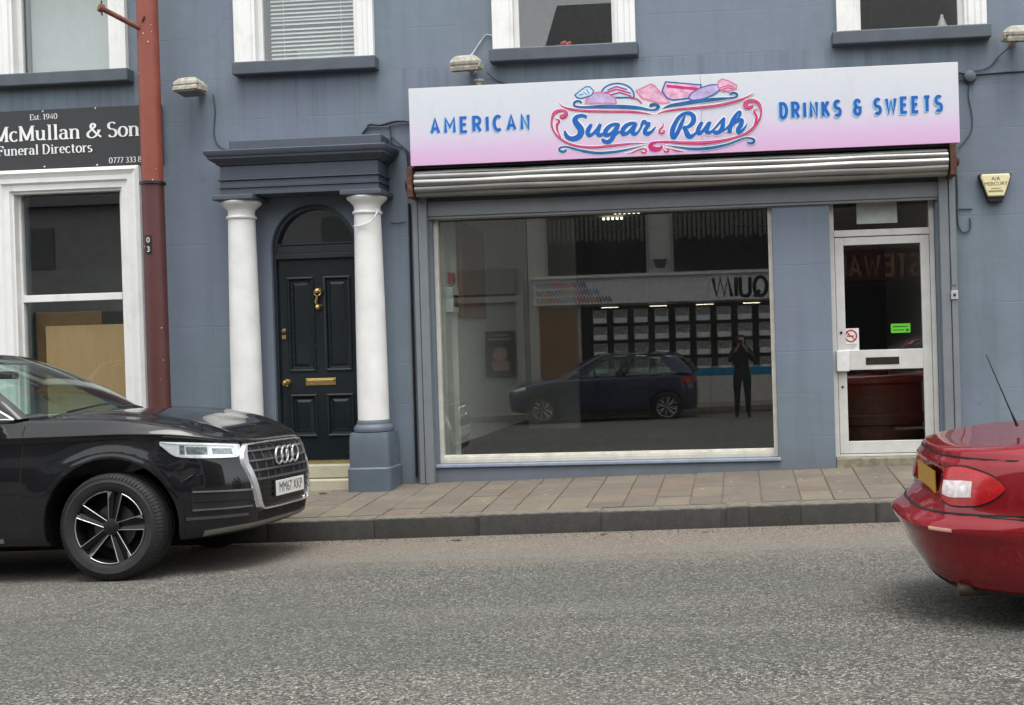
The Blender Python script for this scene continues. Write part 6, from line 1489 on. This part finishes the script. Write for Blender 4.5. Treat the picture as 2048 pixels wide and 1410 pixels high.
for i, k in enumerate(ks_): me.skin_vertices[0].data[i].radius = Rd[k]; me.skin_vertices[0].data[i].use_root = (k == 'pel')
sbd = ob.modifiers.new('sub', 'SUBSURF'); sbd.levels = 2; sbd.render_levels = 2
bme2 = bpy.data.meshes.new_from_object(ob.evaluated_get(bpy.context.evaluated_depsgraph_get())); bpy.data.objects.remove(ob)
skin = simple('skin', (.42,.25,.18), .55, var=.06); cloth = simple('dark_clothing', (.012,.012,.014), .85); trou = simple('dark_trousers', (.016,.017,.022), .85)
bme2.materials.clear()
for m_ in (cloth, skin, trou): bme2.materials.append(m_)
for p_ in bme2.polygons:
    c = p_.center; p_.use_smooth = True
    p_.material_index = 1 if (c.z > 1.40 and abs(c.x) < .12 and c.y < .2) or (c.y > .275) else (2 if c.z < .9 else 0)
mk('body', bme2, None, per)
hair = MB().lathe([(0,.135), (.05,.125), (.082,.09), (.098,.04), (.10,-.02), (.095,-.10), (.075,-.16)], (0, .005, 1.52), 'Z', 24)
hair.v = [(x_, y_*1.08 if y_ < .04 else min(y_, .055), z_) for x_, y_, z_ in hair.v]
mk('hair', hair, simple('dark_hair', (.02,.015,.012), .6), per, smooth=50)
fc = MB().lathe([(0,-.0), (.009,-.004), (.011,-.018), (.006,-.03)], (0, .132, 1.54), 'Z', 8).box(-.022, .022, .112, .122, 1.478, 1.484)
fc.lathe([(0,-.012), (.018,-.004), (.02,.008), (0,.012)], (-.083, .03, 1.53), 'X', 10).lathe([(0,-.012), (.018,-.004), (.02,.008), (0,.012)], (.083, .03, 1.53), 'X', 10)
mk('face_features', fc, skin, per, smooth=50)
mk('eyes', MB().lathe([(0,-.006), (.010,-.003), (.011,.004)], (-.030, .122, 1.552), 'Y', 10).lathe([(0,-.006), (.010,-.003), (.011,.004)], (.030, .122, 1.552), 'Y', 10), M['black'], per)
for s in (-1, 1):
    h_ = MB()
    for k, (ln_f, dz) in enumerate(((.062, .03), (.07, .012), (.066, -.006), (.052, -.024))):
        p0 = Vector((s*.055, .325, 1.432+dz)); h_.tube([p0, p0+Vector((-s*.002, .022, .004)), p0+Vector((-s*.018, .036, .004)), p0+Vector((-s*ln_f*.6, .034, .002))], [.010, .0095, .009, .007], 7)
    h_.tube([(s*.06, .30, 1.43), (s*.05, .30, 1.46), (s*.035, .312, 1.475), (s*.018, .318, 1.478)], [.012, .0105, .0095, .008], 7)
    mk('hand', h_, skin, per, smooth=60)
tag(mk('phone', MB().box(-.04, .04, -11.045, -11.036, 1.165, 1.32), M['black'], bevel=.004), 'black phone held up in front of the face of the person', 'phone')
# ---------------------------------------------------------------- small litter along the gutter and on the paving
lr = random.Random(3)
leafm = simple('dead_leaf', (.10,.045,.03), .8, var=.4); twig = simple('pale_litter', (.55,.53,.48), .7)
def litter(label, cat, x, y, mat, s, on_road):
    m = MB(); z = (road_z(x, y) if on_road else pav_z(x, y)) + .004; n = 7; a0 = lr.uniform(0, 6)
    ring = [(x + s*lr.uniform(.6, 1.1)*math.cos(a0+2*math.pi*k/n), y + s*.6*lr.uniform(.6, 1.1)*math.sin(a0+2*math.pi*k/n), z + lr.uniform(0, .006)) for k in range(n)]
    m.add(ring + [(p[0], p[1], p[2]+.003) for p in ring], [tuple(range(n))[::-1], tuple(range(n, 2*n))] + [(k, (k+1) % n, (k+1) % n+n, k+n) for k in range(n)]); return tag(mk('dead_leaf' if cat == 'leaf' else 'litter_scrap', m, mat), label, cat)
litter('dark red leaf in the gutter left of centre', 'leaf', -2.35, -1.98, leafm, .05, True)
litter('dark leaf in the gutter below the middle of the window', 'leaf', -1.15, -1.93, leafm, .035, True)
litter('dark leaf in the gutter near the red car', 'leaf', -.33, -1.98, leafm, .03, True)
litter('dark leaf at the foot of the door step', 'leaf', -4.05, -.42, leafm, .05, False)

# grit lying in the gutter and scattered over the road and paving
gr_ = random.Random(21); gm = MB()
def grain(x, y, z, s):
    a = gr_.uniform(0, 6.28); P = [(x+s*math.cos(a+2.09*k), y+s*math.sin(a+2.09*k), z) for k in range(3)] + [(x+s*.2, y, z+s*.9)]
    gm.add(P, [(0, 2, 1), (0, 1, 3), (1, 2, 3), (2, 0, 3)])
for k in range(1500):
    x = gr_.uniform(-5.2, 2.6); y = KY - .02 - abs(gr_.gauss(0, .16)); grain(x, y, road_z(x, y), gr_.uniform(.003, .008))
for k in range(700):
    x = gr_.uniform(-5, 3); y = gr_.uniform(-6.5, -1.9); grain(x, y, road_z(x, y), gr_.uniform(.002, .006))
for k in range(260):
    x = gr_.uniform(-4.6, 2.4); y = -.03-abs(gr_.gauss(0, .05)) if k % 2 else gr_.uniform(-1.6, -.1); grain(x, y, pav_z(x, y)+.001, gr_.uniform(.003, .008))
gmat = NT('loose_grit'); gmat.set(Base_Color=gmat.ramp(gmat.noise(40, 2), [(.35, (.06,.05,.04)), (.55, (.20,.18,.15)), (.7, (.42,.40,.36))], 'CONSTANT'), Roughness=.9)
tag(mk('grit', gm, gmat.m), 'loose grit scattered along the gutter', None, None, 'stuff')
